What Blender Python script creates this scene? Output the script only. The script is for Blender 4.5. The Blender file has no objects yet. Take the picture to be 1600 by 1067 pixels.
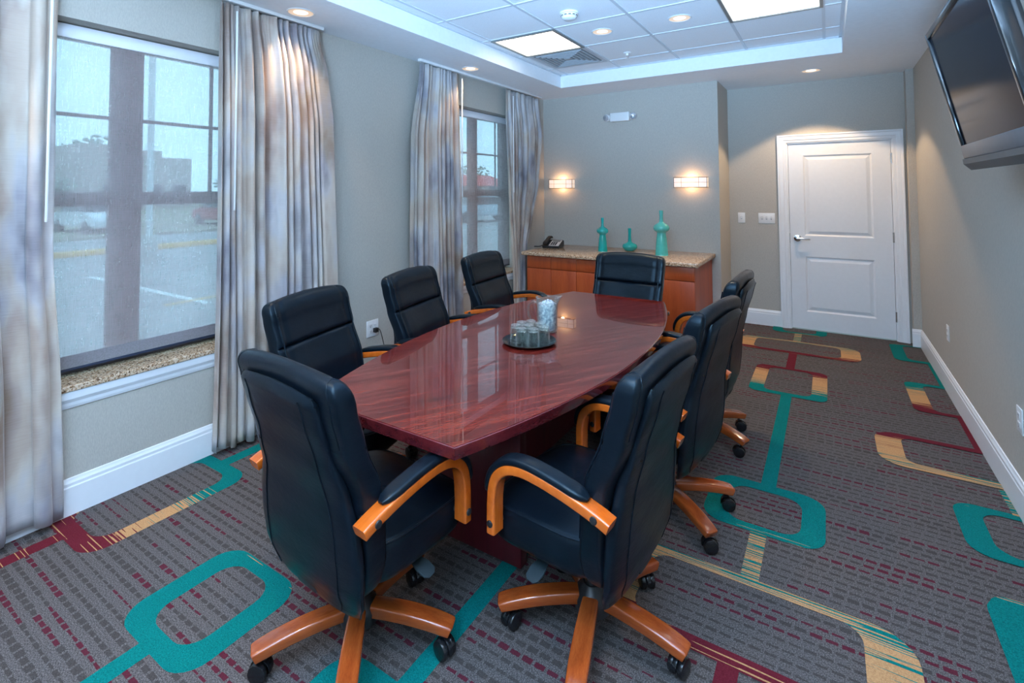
import bpy, bmesh, math, random
from mathutils import Vector, Matrix
random.seed(7)
PI = math.pi
R = math.radians
scene = bpy.context.scene
COL = scene.collection

# ------------------------------------------------------------------ camera
YAW, PITCH, ROLL = 0.5671, 0.037, -0.0058
FPX, PCX, PCY = 784.69, 793.016, 267.325
CAMZ = 1.532
Fv = Vector((-math.sin(YAW)*math.cos(PITCH), math.cos(YAW)*math.cos(PITCH), math.sin(PITCH)))
Rv = Vector((math.cos(YAW), math.sin(YAW), 0))
Uv = Rv.cross(Fv)
R2 = Rv*math.cos(ROLL) + Uv*math.sin(ROLL)
U2 = -Rv*math.sin(ROLL) + Uv*math.cos(ROLL)
cam_d = bpy.data.cameras.new('camera')
cam = bpy.data.objects.new('camera', cam_d)
COL.objects.link(cam)
cam_d.sensor_width = 36
cam_d.sensor_fit = 'HORIZONTAL'
cam_d.lens = FPX/1600*36
cam_d.shift_x = (800-PCX)/1600
cam_d.shift_y = (PCY-533.5)/1600
cam_d.clip_start = 0.02
m = Matrix((R2, U2, -Fv)).transposed().to_4x4()
m.translation = Vector((0, 0, CAMZ))
cam.matrix_world = m
scene.camera = cam

# ------------------------------------------------------------------ world, exposure
scene.view_settings.view_transform = 'Standard'
scene.view_settings.look = 'None'
scene.view_settings.gamma = 1
scene.view_settings.use_curve_mapping = False
scene.view_settings.exposure = 0.75
w = bpy.data.worlds.new('World')
scene.world = w
w.use_nodes = True
bg = w.node_tree.nodes['Background']
bg.inputs[0].default_value = (0.40, 0.74, 0.95, 1)
bg.inputs[1].default_value = 1.95

def light(name, kind, loc, energy, color, rot=(0, 0, 0), parent=None, **kw):
    d = bpy.data.lights.new(name, kind)
    d.energy = energy
    d.color = color
    for k, v in kw.items():
        setattr(d, k, v)
    o = bpy.data.objects.new(name, d)
    COL.objects.link(o)
    o.location = loc
    o.rotation_euler = rot
    if parent: o.parent = parent
    return o
WARM = (1.0, 0.70, 0.42)
COOL = (0.42, 0.67, 1.0)
# added cool fill lamps, unseen behind the camera, that tint ceiling and upper walls blue
light('added_cool_uplight', 'AREA', (-0.5, -0.3, 1.80), 165, COOL, (PI, 0, 0), shape='DISK', size=0.6)
light('added_cool_spot', 'SPOT', (-0.1, -0.5, 1.15), 900, (0.34, 0.62, 1.0), (R(121), 0, R(15)), spot_size=R(66), spot_blend=1.0, shadow_soft_size=0.25)
light('added_cool_fill', 'AREA', (-0.6, -0.9, 2.2), 12, (0.60, 0.80, 1.0), (R(58), 0, R(28)), shape='RECTANGLE', size=1.4, size_y=1.0)

# ------------------------------------------------------------------ room numbers
XL, XR, PX, B, D = -3.082, 0.729, -0.971, 5.713, 6.347
H, HT = 2.688, 2.83
TX0, TX1, TY0, TY1 = -2.54, 0.133, -1.1, 5.13
YR = -1.8
G = 0.612
GX, GY = -2.442, 3.575
TZ = 0.745

# ------------------------------------------------------------------ object helpers
def empty(name, loc=(0, 0, 0), rz=0.0):
    o = bpy.data.objects.new(name, None)
    COL.objects.link(o)
    o.empty_display_size = 0.05
    o.location = loc
    o.rotation_euler = (0, 0, rz)
    return o
def tag(o, label=None, cat=None, group=None, kind=None):
    if label: o['label'] = label
    if cat: o['category'] = cat
    if group: o['group'] = group
    if kind: o['kind'] = kind
    return o
def copy_tree(o, parent=None):
    c = o.copy()
    COL.objects.link(c)
    c.parent = parent
    for ch in o.children:
        copy_tree(ch, c)
    return c

class MB:
    def __init__(s):
        s.bm = bmesh.new()
    def box(s, x0, x1, y0, y1, z0, z1, bev=0.0, seg=2, mat=0, M=None):
        vs = [s.bm.verts.new((x, y, z)) for z in (z0, z1) for y in (y0, y1) for x in (x0, x1)]
        idx = [(0, 2, 3, 1), (4, 5, 7, 6), (0, 1, 5, 4), (2, 6, 7, 3), (0, 4, 6, 2), (1, 3, 7, 5)]
        fs = [s.bm.faces.new([vs[i] for i in f]) for f in idx]
        for f in fs: f.material_index = mat
        if M is not None:
            bmesh.ops.transform(s.bm, matrix=M, verts=vs)
        if bev > 0:
            es = list({e for f in fs for e in f.edges})
            r = bmesh.ops.bevel(s.bm, geom=es, offset=bev, segments=seg, profile=0.5, affect='EDGES')
            for f in r['faces']: f.material_index = mat
        return s
    def loft(s, rings, cap=True, mat=0, closed=True):
        vr = [[s.bm.verts.new(p) for p in r] for r in rings]
        n = len(rings[0])
        for a, b in zip(vr, vr[1:]):
            for i in range(n if closed else n-1):
                j = (i+1) % n
                try:
                    s.bm.faces.new((a[i], a[j], b[j], b[i])).material_index = mat
                except ValueError: pass
        if cap and closed:
            for ring, rev in ((vr[0], True), (vr[-1], False)):
                try:
                    f = s.bm.faces.new(list(reversed(ring)) if rev else ring)
                    f.material_index = mat
                except ValueError: pass
        return s
    def lathe(s, prof, c=(0, 0, 0), n=32, mat=0, M=None, cap=True):
        rings = []
        for r, z in prof:
            ring = []
            for i in range(n):
                a = 2*PI*i/n
                p = Vector((r*math.cos(a), r*math.sin(a), z))
                if M is not None: p = M @ p
                ring.append(p + Vector(c))
            rings.append(ring)
        return s.loft(rings, cap, mat)
    def sweep(s, path, prof, side=(1, 0, 0), mat=0, scales=None, cap=True):
        """path: 3D points; prof: 2D pts (along side, along normal)"""
        P = [Vector(p) for p in path]
        side = Vector(side).normalized()
        rings = []
        for i, p in enumerate(P):
            t = (P[min(i+1, len(P)-1)] - P[max(i-1, 0)]).normalized()
            sd = (side - t*side.dot(t))
            if sd.length < 1e-4: sd = t.orthogonal()
            sd.normalize()
            nn = t.cross(sd).normalized()
            sc = scales[i] if scales else 1
            if not isinstance(sc, (tuple, list)): sc = (sc, sc)
            rings.append([p + sd*a*sc[0] + nn*b*sc[1] for a, b in prof])
        return s.loft(rings, cap, mat)
    def tube(s, path, r, n=10, mat=0, scales=None):
        prof = [(r*math.cos(2*PI*i/n), r*math.sin(2*PI*i/n)) for i in range(n)]
        side = (0.123, 0.456, 0.88) if True else None
        return s.sweep(path, prof, side, mat, scales)
    def cyl(s, a, b, r, n=20, mat=0, bev=0.0):
        a = Vector(a); b = Vector(b); L = (b-a).length
        q = (b-a).to_track_quat('Z', 'Y').to_matrix()
        if bev > 0:
            prof = [(r-bev, 0), (r-bev*.3, bev*.3), (r, bev), (r, L-bev), (r-bev*.3, L-bev*.3), (r-bev, L)]
        else: prof = [(r, 0), (r, L)]
        return s.lathe(prof, a, n, mat, q)
    def build(s, name, mats, parent=None, smooth=True, angle=38):
        bmesh.ops.recalc_face_normals(s.bm, faces=s.bm.faces)
        me = bpy.data.meshes.new(name)
        s.bm.to_mesh(me)
        s.bm.free()
        if not isinstance(mats, (list, tuple)): mats = [mats]
        for mt in mats: me.materials.append(mt)
        if smooth:
            me.polygons.foreach_set('use_smooth', [True]*len(me.polygons))
            try: me.set_sharp_from_angle(angle=R(angle))
            except Exception: pass
        o = bpy.data.objects.new(name, me)
        COL.objects.link(o)
        if parent: o.parent = parent
        return o

def superell(a, b, n=4.0, N=40):
    out = []
    for i in range(N):
        t = 2*PI*i/N
        c, s_ = math.cos(t), math.sin(t)
        out.append((a*math.copysign(abs(c)**(2/n), c), b*math.copysign(abs(s_)**(2/n), s_)))
    return out
def rrect(a, b, r, k=4):
    """rounded rectangle half sizes a,b"""
    out = []
    for cx, cy, a0 in ((a-r, b-r, 0), (-a+r, b-r, PI/2), (-a+r, -b+r, PI), (a-r, -b+r, 3*PI/2)):
        for i in range(k+1):
            t = a0 + PI/2*i/k
            out.append((cx+r*math.cos(t), cy+r*math.sin(t)))
    return out
def catmull(pts, sub=6):
    P = [Vector(p) for p in pts]
    out = []
    for i in range(len(P)-1):
        p0 = P[max(i-1, 0)]; p1 = P[i]; p2 = P[i+1]; p3 = P[min(i+2, len(P)-1)]
        for k in range(sub):
            t = k/sub
            out.append(0.5*((2*p1) + (-p0+p2)*t + (2*p0-5*p1+4*p2-p3)*t*t + (-p0+3*p1-3*p2+p3)*t**3))
    out.append(P[-1])
    return out
def lerp_tab(tab, z):
    if z <= tab[0][0]: return tab[0][1]
    for (a, va), (b, vb) in zip(tab, tab[1:]):
        if z <= b:
            t = (z-a)/(b-a); t = t*t*(3-2*t)*0.5 + t*0.5
            return va + (vb-va)*t
    return tab[-1][1]

# ------------------------------------------------------------------ materials
def newmat(name):
    mt = bpy.data.materials.new(name)
    mt.use_nodes = True
    nt = mt.node_tree
    return mt, nt, nt.nodes['Principled BSDF'], nt.links
def N(nt, kind, **kw):
    n = nt.nodes.new(kind)
    for k, v in kw.items():
        if k.startswith('i_'):
            n.inputs[k[2:].replace('_', ' ')].default_value = v
        elif k.startswith('n'):
            n.inputs[int(k[1:])].default_value = v
        else: setattr(n, k, v)
    return n
def coords(nt, scale=(1, 1, 1), rot=(0, 0, 0)):
    tc = nt.nodes.new('ShaderNodeTexCoord')
    mp = nt.nodes.new('ShaderNodeMapping')
    mp.inputs['Scale'].default_value = scale
    mp.inputs['Rotation'].default_value = rot
    nt.links.new(tc.outputs['Object'], mp.inputs[0])
    return mp.outputs[0]
def noise(nt, vec, scale, detail=2, rough=0.5):
    n = nt.nodes.new('ShaderNodeTexNoise')
    n.inputs['Scale'].default_value = scale
    n.inputs['Detail'].default_value = detail
    n.inputs['Roughness'].default_value = rough
    nt.links.new(vec, n.inputs['Vector'])
    return n.outputs['Fac']
def ramp(nt, fac, stops, interp='LINEAR'):
    n = nt.nodes.new('ShaderNodeValToRGB')
    n.color_ramp.interpolation = interp
    e = n.color_ramp.elements
    while len(e) < len(stops): e.new(0.5)
    for el, (p, c) in zip(e, stops):
        el.position = p
        el.color = (c[0], c[1], c[2], 1)
    nt.links.new(fac, n.inputs[0])
    return n.outputs['Color']
def bump(nt, b, fac, strength=0.2, dist=0.01):
    n = nt.nodes.new('ShaderNodeBump')
    n.inputs['Strength'].default_value = strength
    n.inputs['Distance'].default_value = dist
    nt.links.new(fac, n.inputs['Height'])
    nt.links.new(n.outputs[0], b.inputs['Normal'])
def math_n(nt, op, a, b=None, c=None, clamp=False):
    n = nt.nodes.new('ShaderNodeMath')
    n.operation = op
    n.use_clamp = clamp
    for i, v in enumerate((a, b, c)):
        if v is None: continue
        if isinstance(v, (int, float)): n.inputs[i].default_value = v
        else: nt.links.new(v, n.inputs[i])
    return n.outputs[0]
def mixc(nt, fac, a, b):
    n = nt.nodes.new('ShaderNodeMix')
    n.data_type = 'RGBA'
    if isinstance(fac, (int, float)): n.inputs[0].default_value = fac
    else: nt.links.new(fac, n.inputs[0])
    for i, v in ((6, a), (7, b)):
        if isinstance(v, tuple): n.inputs[i].default_value = (v[0], v[1], v[2], 1)
        else: nt.links.new(v, n.inputs[i])
    return n.outputs[2]
def simple(name, col, rough=0.5, metal=0.0, var=0.04, vscale=30, bmp=0.0, bscale=200, spec=None, coat=0):
    mt, nt, b, L = newmat(name)
    c = coords(nt)
    f = noise(nt, c, vscale, 3)
    lo = tuple(max(0, x*(1-var)) for x in col); hi = tuple(min(1, x*(1+var)) for x in col)
    L.new(ramp(nt, f, [(0.3, lo), (0.7, hi)]), b.inputs['Base Color'])
    b.inputs['Roughness'].default_value = rough
    b.inputs['Metallic'].default_value = metal
    if spec is not None: b.inputs['Specular IOR Level'].default_value = spec
    if coat: b.inputs['Coat Weight'].default_value = coat; b.inputs['Coat Roughness'].default_value = 0.05
    if bmp > 0: bump(nt, b, noise(nt, c, bscale, 2), bmp, 0.003)
    return mt
def emis(name, col, strength, var=None):
    mt, nt, b, L = newmat(name)
    b.inputs['Base Color'].default_value = (0.8, 0.8, 0.8, 1)
    b.inputs['Emission Color'].default_value = (*col, 1)
    b.inputs['Emission Strength'].default_value = strength
    return mt, nt, b, L

def m_wall():
    mt, nt, b, L = newmat('wall_covering')
    c = coords(nt, (1, 1, 0.25))
    f = noise(nt, c, 260, 2)
    L.new(ramp(nt, f, [(0.3, (0.44, 0.41, 0.36)), (0.7, (0.51, 0.475, 0.415))]), b.inputs['Base Color'])
    b.inputs['Roughness'].default_value = 0.75
    bump(nt, b, f, 0.25, 0.002)
    return mt
M = {}
M['wall'] = m_wall()
M['paint'] = simple('ceiling_paint', (0.84, 0.86, 0.88), 0.8, var=0.02, bmp=0.05)
M['tile'] = simple('ceiling_tile', (0.86, 0.88, 0.90), 0.9, var=0.05, vscale=160, bmp=0.3, bscale=240)
M['trim'] = simple('white_trim', (0.80, 0.82, 0.84), 0.35, var=0.01)
M['door'] = simple('white_door', (0.78, 0.80, 0.82), 0.4, var=0.012, bmp=0.08, bscale=90)
M['plastic_w'] = simple('white_plastic', (0.80, 0.80, 0.79), 0.35, var=0.01)
M['slot'] = simple('dark_slot', (0.03, 0.03, 0.03), 0.6)
M['steel'] = simple('steel', (0.62, 0.62, 0.63), 0.25, 1.0)
M['chrome'] = simple('chrome', (0.85, 0.86, 0.88), 0.10, 1.0)
M['grid'] = simple('ceiling_grid', (0.62, 0.65, 0.68), 0.4, var=0.01)
M['frame_dark'] = simple('light_frame', (0.22, 0.23, 0.22), 0.35, 0.5)
M['win_frame'] = simple('bronze_window_frame', (0.10, 0.085, 0.085), 0.5, var=0.05)
M['black'] = simple('black_plastic', (0.016, 0.017, 0.019), 0.38)
M['rubber'] = simple('black_caster', (0.010, 0.011, 0.013), 0.22)
M['teal_glaze'] = simple('teal_glaze', (0.008, 0.36, 0.33), 0.10, var=0.08, vscale=12, coat=0.6)
M['pale_glaze'] = simple('pale_teal_glaze', (0.07, 0.42, 0.37), 0.12, var=0.15, vscale=14, coat=0.6)

def m_leather():
    mt, nt, b, L = newmat('black_leather')
    c = coords(nt)
    f = noise(nt, c, 14, 3)
    L.new(ramp(nt, f, [(0.3, (0.0025, 0.0055, 0.0095)), (0.75, (0.005, 0.009, 0.015))]), b.inputs['Base Color'])
    rf = noise(nt, c, 6, 3)
    mr = N(nt, 'ShaderNodeMapRange')
    mr.inputs['To Min'].default_value = 0.24; mr.inputs['To Max'].default_value = 0.36
    L.new(rf, mr.inputs[0]); L.new(mr.outputs[0], b.inputs['Roughness'])
    v = N(nt, 'ShaderNodeTexVoronoi'); v.inputs['Scale'].default_value = 420
    L.new(c, v.inputs['Vector'])
    wr = noise(nt, coords(nt, (1, 1, 2.5)), 16, 3, 0.6)
    h = math_n(nt, 'ADD', math_n(nt, 'MULTIPLY', v.outputs['Distance'], 0.10), math_n(nt, 'MULTIPLY', wr, 1.2))
    bump(nt, b, h, 0.2, 0.005)
    b.inputs['Specular IOR Level'].default_value = 0.27
    b.inputs['Specular Tint'].default_value = (0.65, 0.88, 1.0, 1)
    return mt
M['leather'] = m_leather()

def m_wood(name, c1, c2, c3, rough, axis_rot=(0, 0, 0), stretch=(1, 12, 1), scale=2.2, coat=0.0, coatr=0.04, fine=0.35, tight=0.17, spec=None):
    mt, nt, b, L = newmat(name)
    c = coords(nt, (1, 1, 1), axis_rot)
    mp = nt.nodes.new('ShaderNodeMapping'); mp.inputs['Scale'].default_value = stretch
    L.new(c, mp.inputs[0])
    f = noise(nt, mp.outputs[0], scale, 4, 0.6)
    mp2 = nt.nodes.new('ShaderNodeMapping'); mp2.inputs['Scale'].default_value = tuple(x*4 for x in stretch)
    L.new(c, mp2.inputs[0])
    f2 = noise(nt, mp2.outputs[0], scale*3, 3, 0.6)
    g = math_n(nt, 'ADD', math_n(nt, 'MULTIPLY', f, 1-fine), math_n(nt, 'MULTIPLY', f2, fine))
    L.new(ramp(nt, g, [(0.5-tight, c1), (0.5, c2), (0.5+tight, c3)]), b.inputs['Base Color'])
    if spec is not None: b.inputs['Specular IOR Level'].default_value = spec
    b.inputs['Roughness'].default_value = rough
    b.inputs['Coat Weight'].default_value = coat
    b.inputs['Coat Roughness'].default_value = coatr
    return mt
# table grain runs a little askew of the table length
M['mahogany'] = m_wood('mahogany_top', (0.014, 0.0015, 0.002), (0.115, 0.011, 0.008), (0.25, 0.036, 0.019), 0.22, (0, 0, R(-58)), (1.3, 24, 1.3), 1.7, coat=0.85, coatr=0.012, fine=0.5, tight=0.17, spec=0.1)
M['mahogany_v'] = m_wood('mahogany_panel', (0.070, 0.007, 0.012), (0.100, 0.011, 0.017), (0.13, 0.015, 0.021), 0.3, (0, 0, 0), (14, 14, 0.8), 2, coat=0.3)
M['mahogany_e'] = m_wood('mahogany_edge', (0.060, 0.006, 0.010), (0.105, 0.011, 0.014), (0.15, 0.018, 0.020), 0.18, (0, 0, 0), (10, 1, 10), 2, coat=0.6)
M['cherry'] = m_wood('cherry_cabinet', (0.26, 0.040, 0.008), (0.36, 0.062, 0.012), (0.44, 0.085, 0.018), 0.42, (0, 0, 0), (9, 9, 0.7), 1.6, coat=0.0)
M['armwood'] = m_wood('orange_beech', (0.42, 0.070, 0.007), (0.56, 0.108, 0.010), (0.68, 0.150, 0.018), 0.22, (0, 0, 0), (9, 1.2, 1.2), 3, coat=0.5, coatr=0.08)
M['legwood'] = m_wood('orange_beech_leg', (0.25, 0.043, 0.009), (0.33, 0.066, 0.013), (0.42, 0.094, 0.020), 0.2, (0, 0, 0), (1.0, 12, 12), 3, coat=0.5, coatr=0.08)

def m_granite():
    mt, nt, b, L = newmat('speckled_granite')
    c = coords(nt)
    v = N(nt, 'ShaderNodeTexVoronoi'); v.inputs['Scale'].default_value = 150
    L.new(c, v.inputs['Vector'])
    n2 = noise(nt, c, 300, 2)
    s = N(nt, 'ShaderNodeSeparateColor'); L.new(v.outputs['Color'], s.inputs[0])
    g = math_n(nt, 'ADD', math_n(nt, 'MULTIPLY', s.outputs[0], 0.7), math_n(nt, 'MULTIPLY', n2, 0.3))
    L.new(ramp(nt, g, [(0.12, (0.03, 0.022, 0.02)), (0.24, (0.24, 0.135, 0.07)), (0.5, (0.52, 0.35, 0.22)), (0.75, (0.66, 0.52, 0.38))]), b.inputs['Base Color'])
    b.inputs['Roughness'].default_value = 0.15
    return mt
M['granite'] = m_granite()

def m_curtain():
    mt, nt, b, L = newmat('watercolour_silk')
    tc = nt.nodes.new('ShaderNodeTexCoord')
    mp = nt.nodes.new('ShaderNodeMapping'); mp.inputs['Scale'].default_value = (0.6, 2.2, 0.75)
    L.new(tc.outputs['Object'], mp.inputs[0])
    f = noise(nt, mp.outputs[0], 1.9, 3, 0.5)
    mp2 = nt.nodes.new('ShaderNodeMapping'); mp2.inputs['Scale'].default_value = (0.6, 2.6, 1.0); mp2.inputs['Location'].default_value = (5, 3, 9)
    L.new(tc.outputs['Object'], mp2.inputs[0])
    f2 = noise(nt, mp2.outputs[0], 2.0, 3, 0.5)
    c1 = ramp(nt, f, [(0.38, (0.045, 0.042, 0.055)), (0.44, (0.20, 0.185, 0.22)), (0.50, (0.42, 0.385, 0.37)), (0.60, (0.55, 0.50, 0.45))])
    c2 = ramp(nt, f2, [(0.38, (0.38, 0.215, 0.11)), (0.46, (0.54, 0.43, 0.32)), (0.55, (0.46, 0.435, 0.46)), (0.64, (0.16, 0.145, 0.175))])
    mx = mixc(nt, 0.5, c1, c2)
    # slubby silk: fine horizontal threads
    mp3 = nt.nodes.new('ShaderNodeMapping'); mp3.inputs['Scale'].default_value = (4, 4, 60)
    L.new(tc.outputs['Object'], mp3.inputs[0])
    f3 = noise(nt, mp3.outputs[0], 4, 2)
    L.new(mixc(nt, math_n(nt, 'MULTIPLY', f3, 0.12), mx, (0.9, 0.88, 0.85)), b.inputs['Base Color'])
    b.inputs['Roughness'].default_value = 0.5
    b.inputs['Sheen Weight'].default_value = 0.3
    bump(nt, b, f3, 0.2, 0.004)
    return mt
M['curtain'] = m_curtain()

def m_shade():
    mt, nt, b, L = newmat('sheer_roller_shade')
    out = nt.nodes['Material Output']
    tc = nt.nodes.new('ShaderNodeTexCoord')
    mp = nt.nodes.new('ShaderNodeMapping'); mp.inputs['Scale'].default_value = (1, 130, 5)
    L.new(tc.outputs['Object'], mp.inputs[0])
    v1 = noise(nt, mp.outputs[0], 2.2, 3, 0.6)
    mp2 = nt.nodes.new('ShaderNodeMapping'); mp2.inputs['Scale'].default_value = (1, 7, 170)
    L.new(tc.outputs['Object'], mp2.inputs[0])
    v2 = noise(nt, mp2.outputs[0], 1.5, 3, 0.6)
    wv = math_n(nt, 'ADD', math_n(nt, 'MULTIPLY', v1, 0.65), math_n(nt, 'MULTIPLY', v2, 0.35))
    mr = N(nt, 'ShaderNodeMapRange'); mr.inputs['From Min'].default_value = 0.35; mr.inputs['From Max'].default_value = 0.65
    mr.inputs['To Min'].default_value = 0.46; mr.inputs['To Max'].default_value = 0.66
    L.new(wv, mr.inputs[0])
    tr = nt.nodes.new('ShaderNodeBsdfTransparent')
    tl = nt.nodes.new('ShaderNodeBsdfTranslucent'); tl.inputs[0].default_value = (0.56, 0.48, 0.50, 1)
    df = nt.nodes.new('ShaderNodeBsdfDiffuse'); df.inputs[0].default_value = (0.62, 0.50, 0.48, 1)
    m1 = nt.nodes.new('ShaderNodeMixShader'); m1.inputs[0].default_value = 0.6
    L.new(tl.outputs[0], m1.inputs[1]); L.new(df.outputs[0], m1.inputs[2])
    m2 = nt.nodes.new('ShaderNodeMixShader')
    L.new(mr.outputs[0], m2.inputs[0]); L.new(m1.outputs[0], m2.inputs[1]); L.new(tr.outputs[0], m2.inputs[2])
    L.new(m2.outputs[0], out.inputs[0])
    return mt
M['shade'] = m_shade()
def m_glass(name, col=(1, 1, 1), rough=0.0, ior=1.45):
    mt, nt, b, L = newmat(name)
    b.inputs['Base Color'].default_value = (*col, 1)
    b.inputs['Roughness'].default_value = rough
    b.inputs['Transmission Weight'].default_value = 1
    b.inputs['IOR'].default_value = ior
    return mt
def m_tumbler():
    mt, nt, b, L = newmat('clear_glass')
    out = nt.nodes['Material Output']
    tr = nt.nodes.new('ShaderNodeBsdfTransparent'); tr.inputs[0].default_value = (0.93, 0.975, 0.96, 1)
    gl = nt.nodes.new('ShaderNodeBsdfGlossy'); gl.inputs['Roughness'].default_value = 0.06
    df = nt.nodes.new('ShaderNodeBsdfDiffuse'); df.inputs[0].default_value = (0.80, 0.88, 0.86, 1)
    lw = nt.nodes.new('ShaderNodeLayerWeight'); lw.inputs[0].default_value = 0.5
    k = math_n(nt, 'ADD', math_n(nt, 'MULTIPLY', math_n(nt, 'POWER', lw.outputs['Facing'], 1.9), 0.90), 0.035)
    m1 = nt.nodes.new('ShaderNodeMixShader'); m1.inputs[0].default_value = 0.22
    L.new(gl.outputs[0], m1.inputs[1]); L.new(df.outputs[0], m1.inputs[2])
    m2 = nt.nodes.new('ShaderNodeMixShader')
    L.new(k, m2.inputs[0]); L.new(tr.outputs[0], m2.inputs[1]); L.new(m1.outputs[0], m2.inputs[2])
    L.new(m2.outputs[0], out.inputs[0])
    return mt
M['glass'] = m_tumbler()
def m_pane():
    mt, nt, b, L = newmat('window_glass')
    out = nt.nodes['Material Output']
    tr = nt.nodes.new('ShaderNodeBsdfTransparent'); tr.inputs[0].default_value = (0.93, 0.96, 0.97, 1)
    gl = nt.nodes.new('ShaderNodeBsdfGlossy'); gl.inputs['Roughness'].default_value = 0.02
    mx = nt.nodes.new('ShaderNodeMixShader')
    mx.inputs[0].default_value = 0.045; L.new(tr.outputs[0], mx.inputs[1]); L.new(gl.outputs[0], mx.inputs[2])
    L.new(mx.outputs[0], out.inputs[0])
    return mt
M['pane'] = m_pane()
def m_ice():
    mt, nt, b, L = newmat('ice_and_water')
    f = noise(nt, coords(nt), 60, 3)
    L.new(ramp(nt, f, [(0.38, (0.30, 0.35, 0.42)), (0.52, (0.58, 0.61, 0.66)), (0.64, (0.85, 0.86, 0.88))]), b.inputs['Base Color'])
    b.inputs['Roughness'].default_value = 0.2
    b.inputs['Subsurface Weight'].default_value = 0.5
    b.inputs['Subsurface Radius'].default_value = (0.02, 0.02, 0.02)
    bump(nt, b, f, 0.6, 0.01)
    return mt
M['ice'] = m_ice()

def m_carpet():
    mt, nt, b, L = newmat('dashed_carpet')
    tc = nt.nodes.new('ShaderNodeTexCoord')
    sp = nt.nodes.new('ShaderNodeSeparateXYZ'); L.new(tc.outputs['Object'], sp.inputs[0])
    X, Y = sp.outputs[0], sp.outputs[1]
    P = 0.040
    wob = math_n(nt, 'MULTIPLY', math_n(nt, 'SUBTRACT', noise(nt, tc.outputs['Object'], 90, 2), 0.5), 0.006)
    yy = math_n(nt, 'DIVIDE', math_n(nt, 'ADD', Y, wob), P)
    row = math_n(nt, 'FLOOR', yy)
    fy = math_n(nt, 'FRACT', yy)
    def wn(a, bb):
        cb = nt.nodes.new('ShaderNodeCombineXYZ')
        for i, v in enumerate((a, bb)):
            if isinstance(v, (int, float)): cb.inputs[i].default_value = v
            else: L.new(v, cb.inputs[i])
        n = nt.nodes.new('ShaderNodeTexWhiteNoise'); n.noise_dimensions = '2D'
        L.new(cb.outputs[0], n.inputs['Vector'])
        return n.outputs['Value']
    rr = wn(row, 3.7)
    xo = math_n(nt, 'DIVIDE', math_n(nt, 'ADD', X, math_n(nt, 'ADD', rr, wob)), 0.046)
    cell = math_n(nt, 'FLOOR', xo)
    fx = math_n(nt, 'FRACT', xo)
    # dash thickness: slow variation along the row plus a bit per dash
    cb = nt.nodes.new('ShaderNodeCombineXYZ'); L.new(math_n(nt, 'MULTIPLY', cell, 0.05), cb.inputs[0]); L.new(math_n(nt, 'MULTIPLY', row, 0.37), cb.inputs[1])
    slow = noise(nt, cb.outputs[0], 3.0, 2)
    reg = noise(nt, coords(nt, (0.55, 0.25, 1)), 1.6, 1)
    th = math_n(nt, 'MULTIPLY', math_n(nt, 'ADD', math_n(nt, 'MULTIPLY', wn(cell, row), 0.14), math_n(nt, 'MULTIPLY', slow, 0.40)), math_n(nt, 'ADD', 0.35, math_n(nt, 'MULTIPLY', reg, 1.15)))
    dy = math_n(nt, 'ABSOLUTE', math_n(nt, 'SUBTRACT', fy, 0.5))
    dash = math_n(nt, 'MULTIPLY', math_n(nt, 'LESS_THAN', dy, math_n(nt, 'MULTIPLY', th, math_n(nt, 'ADD', 0.34, math_n(nt, 'MULTIPLY', wn(row, 11.3), 0.50)))), math_n(nt, 'LESS_THAN', fx, 0.78))
    cb2 = nt.nodes.new('ShaderNodeCombineXYZ'); L.new(math_n(nt, 'MULTIPLY', cell, 0.045), cb2.inputs[0]); L.new(math_n(nt, 'MULTIPLY', row, 5.31), cb2.inputs[1]); cb2.inputs[2].default_value = 9
    mar = math_n(nt, 'GREATER_THAN', noise(nt, cb2.outputs[0], 2.2, 2), 0.56)
    fine = noise(nt, tc.outputs['Object'], 230, 3, 0.8)
    big = noise(nt, tc.outputs['Object'], 3.5, 3)
    base = ramp(nt, fine, [(0.37, (0.030, 0.028, 0.029)), (0.5, (0.090, 0.081, 0.079)), (0.63, (0.195, 0.176, 0.169))])
    dark = ramp(nt, fine, [(0.34, (0.024, 0.021, 0.021)), (0.66, (0.085, 0.074, 0.068))])
    red = ramp(nt, fine, [(0.3, (0.05, 0.004, 0.012)), (0.7, (0.12, 0.012, 0.027))])
    dc = mixc(nt, mar, dark, red)
    col = mixc(nt, dash, base, dc)
    L.new(mixc(nt, math_n(nt, 'MULTIPLY', big, 0.18), col, (0.11, 0.10, 0.105)), b.inputs['Base Color'])
    b.inputs['Roughness'].default_value = 0.95
    b.inputs['Specular IOR Level'].default_value = 0.1
    bump(nt, b, fine, 0.5, 0.004)
    return mt
M['carpet'] = m_carpet()
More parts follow.
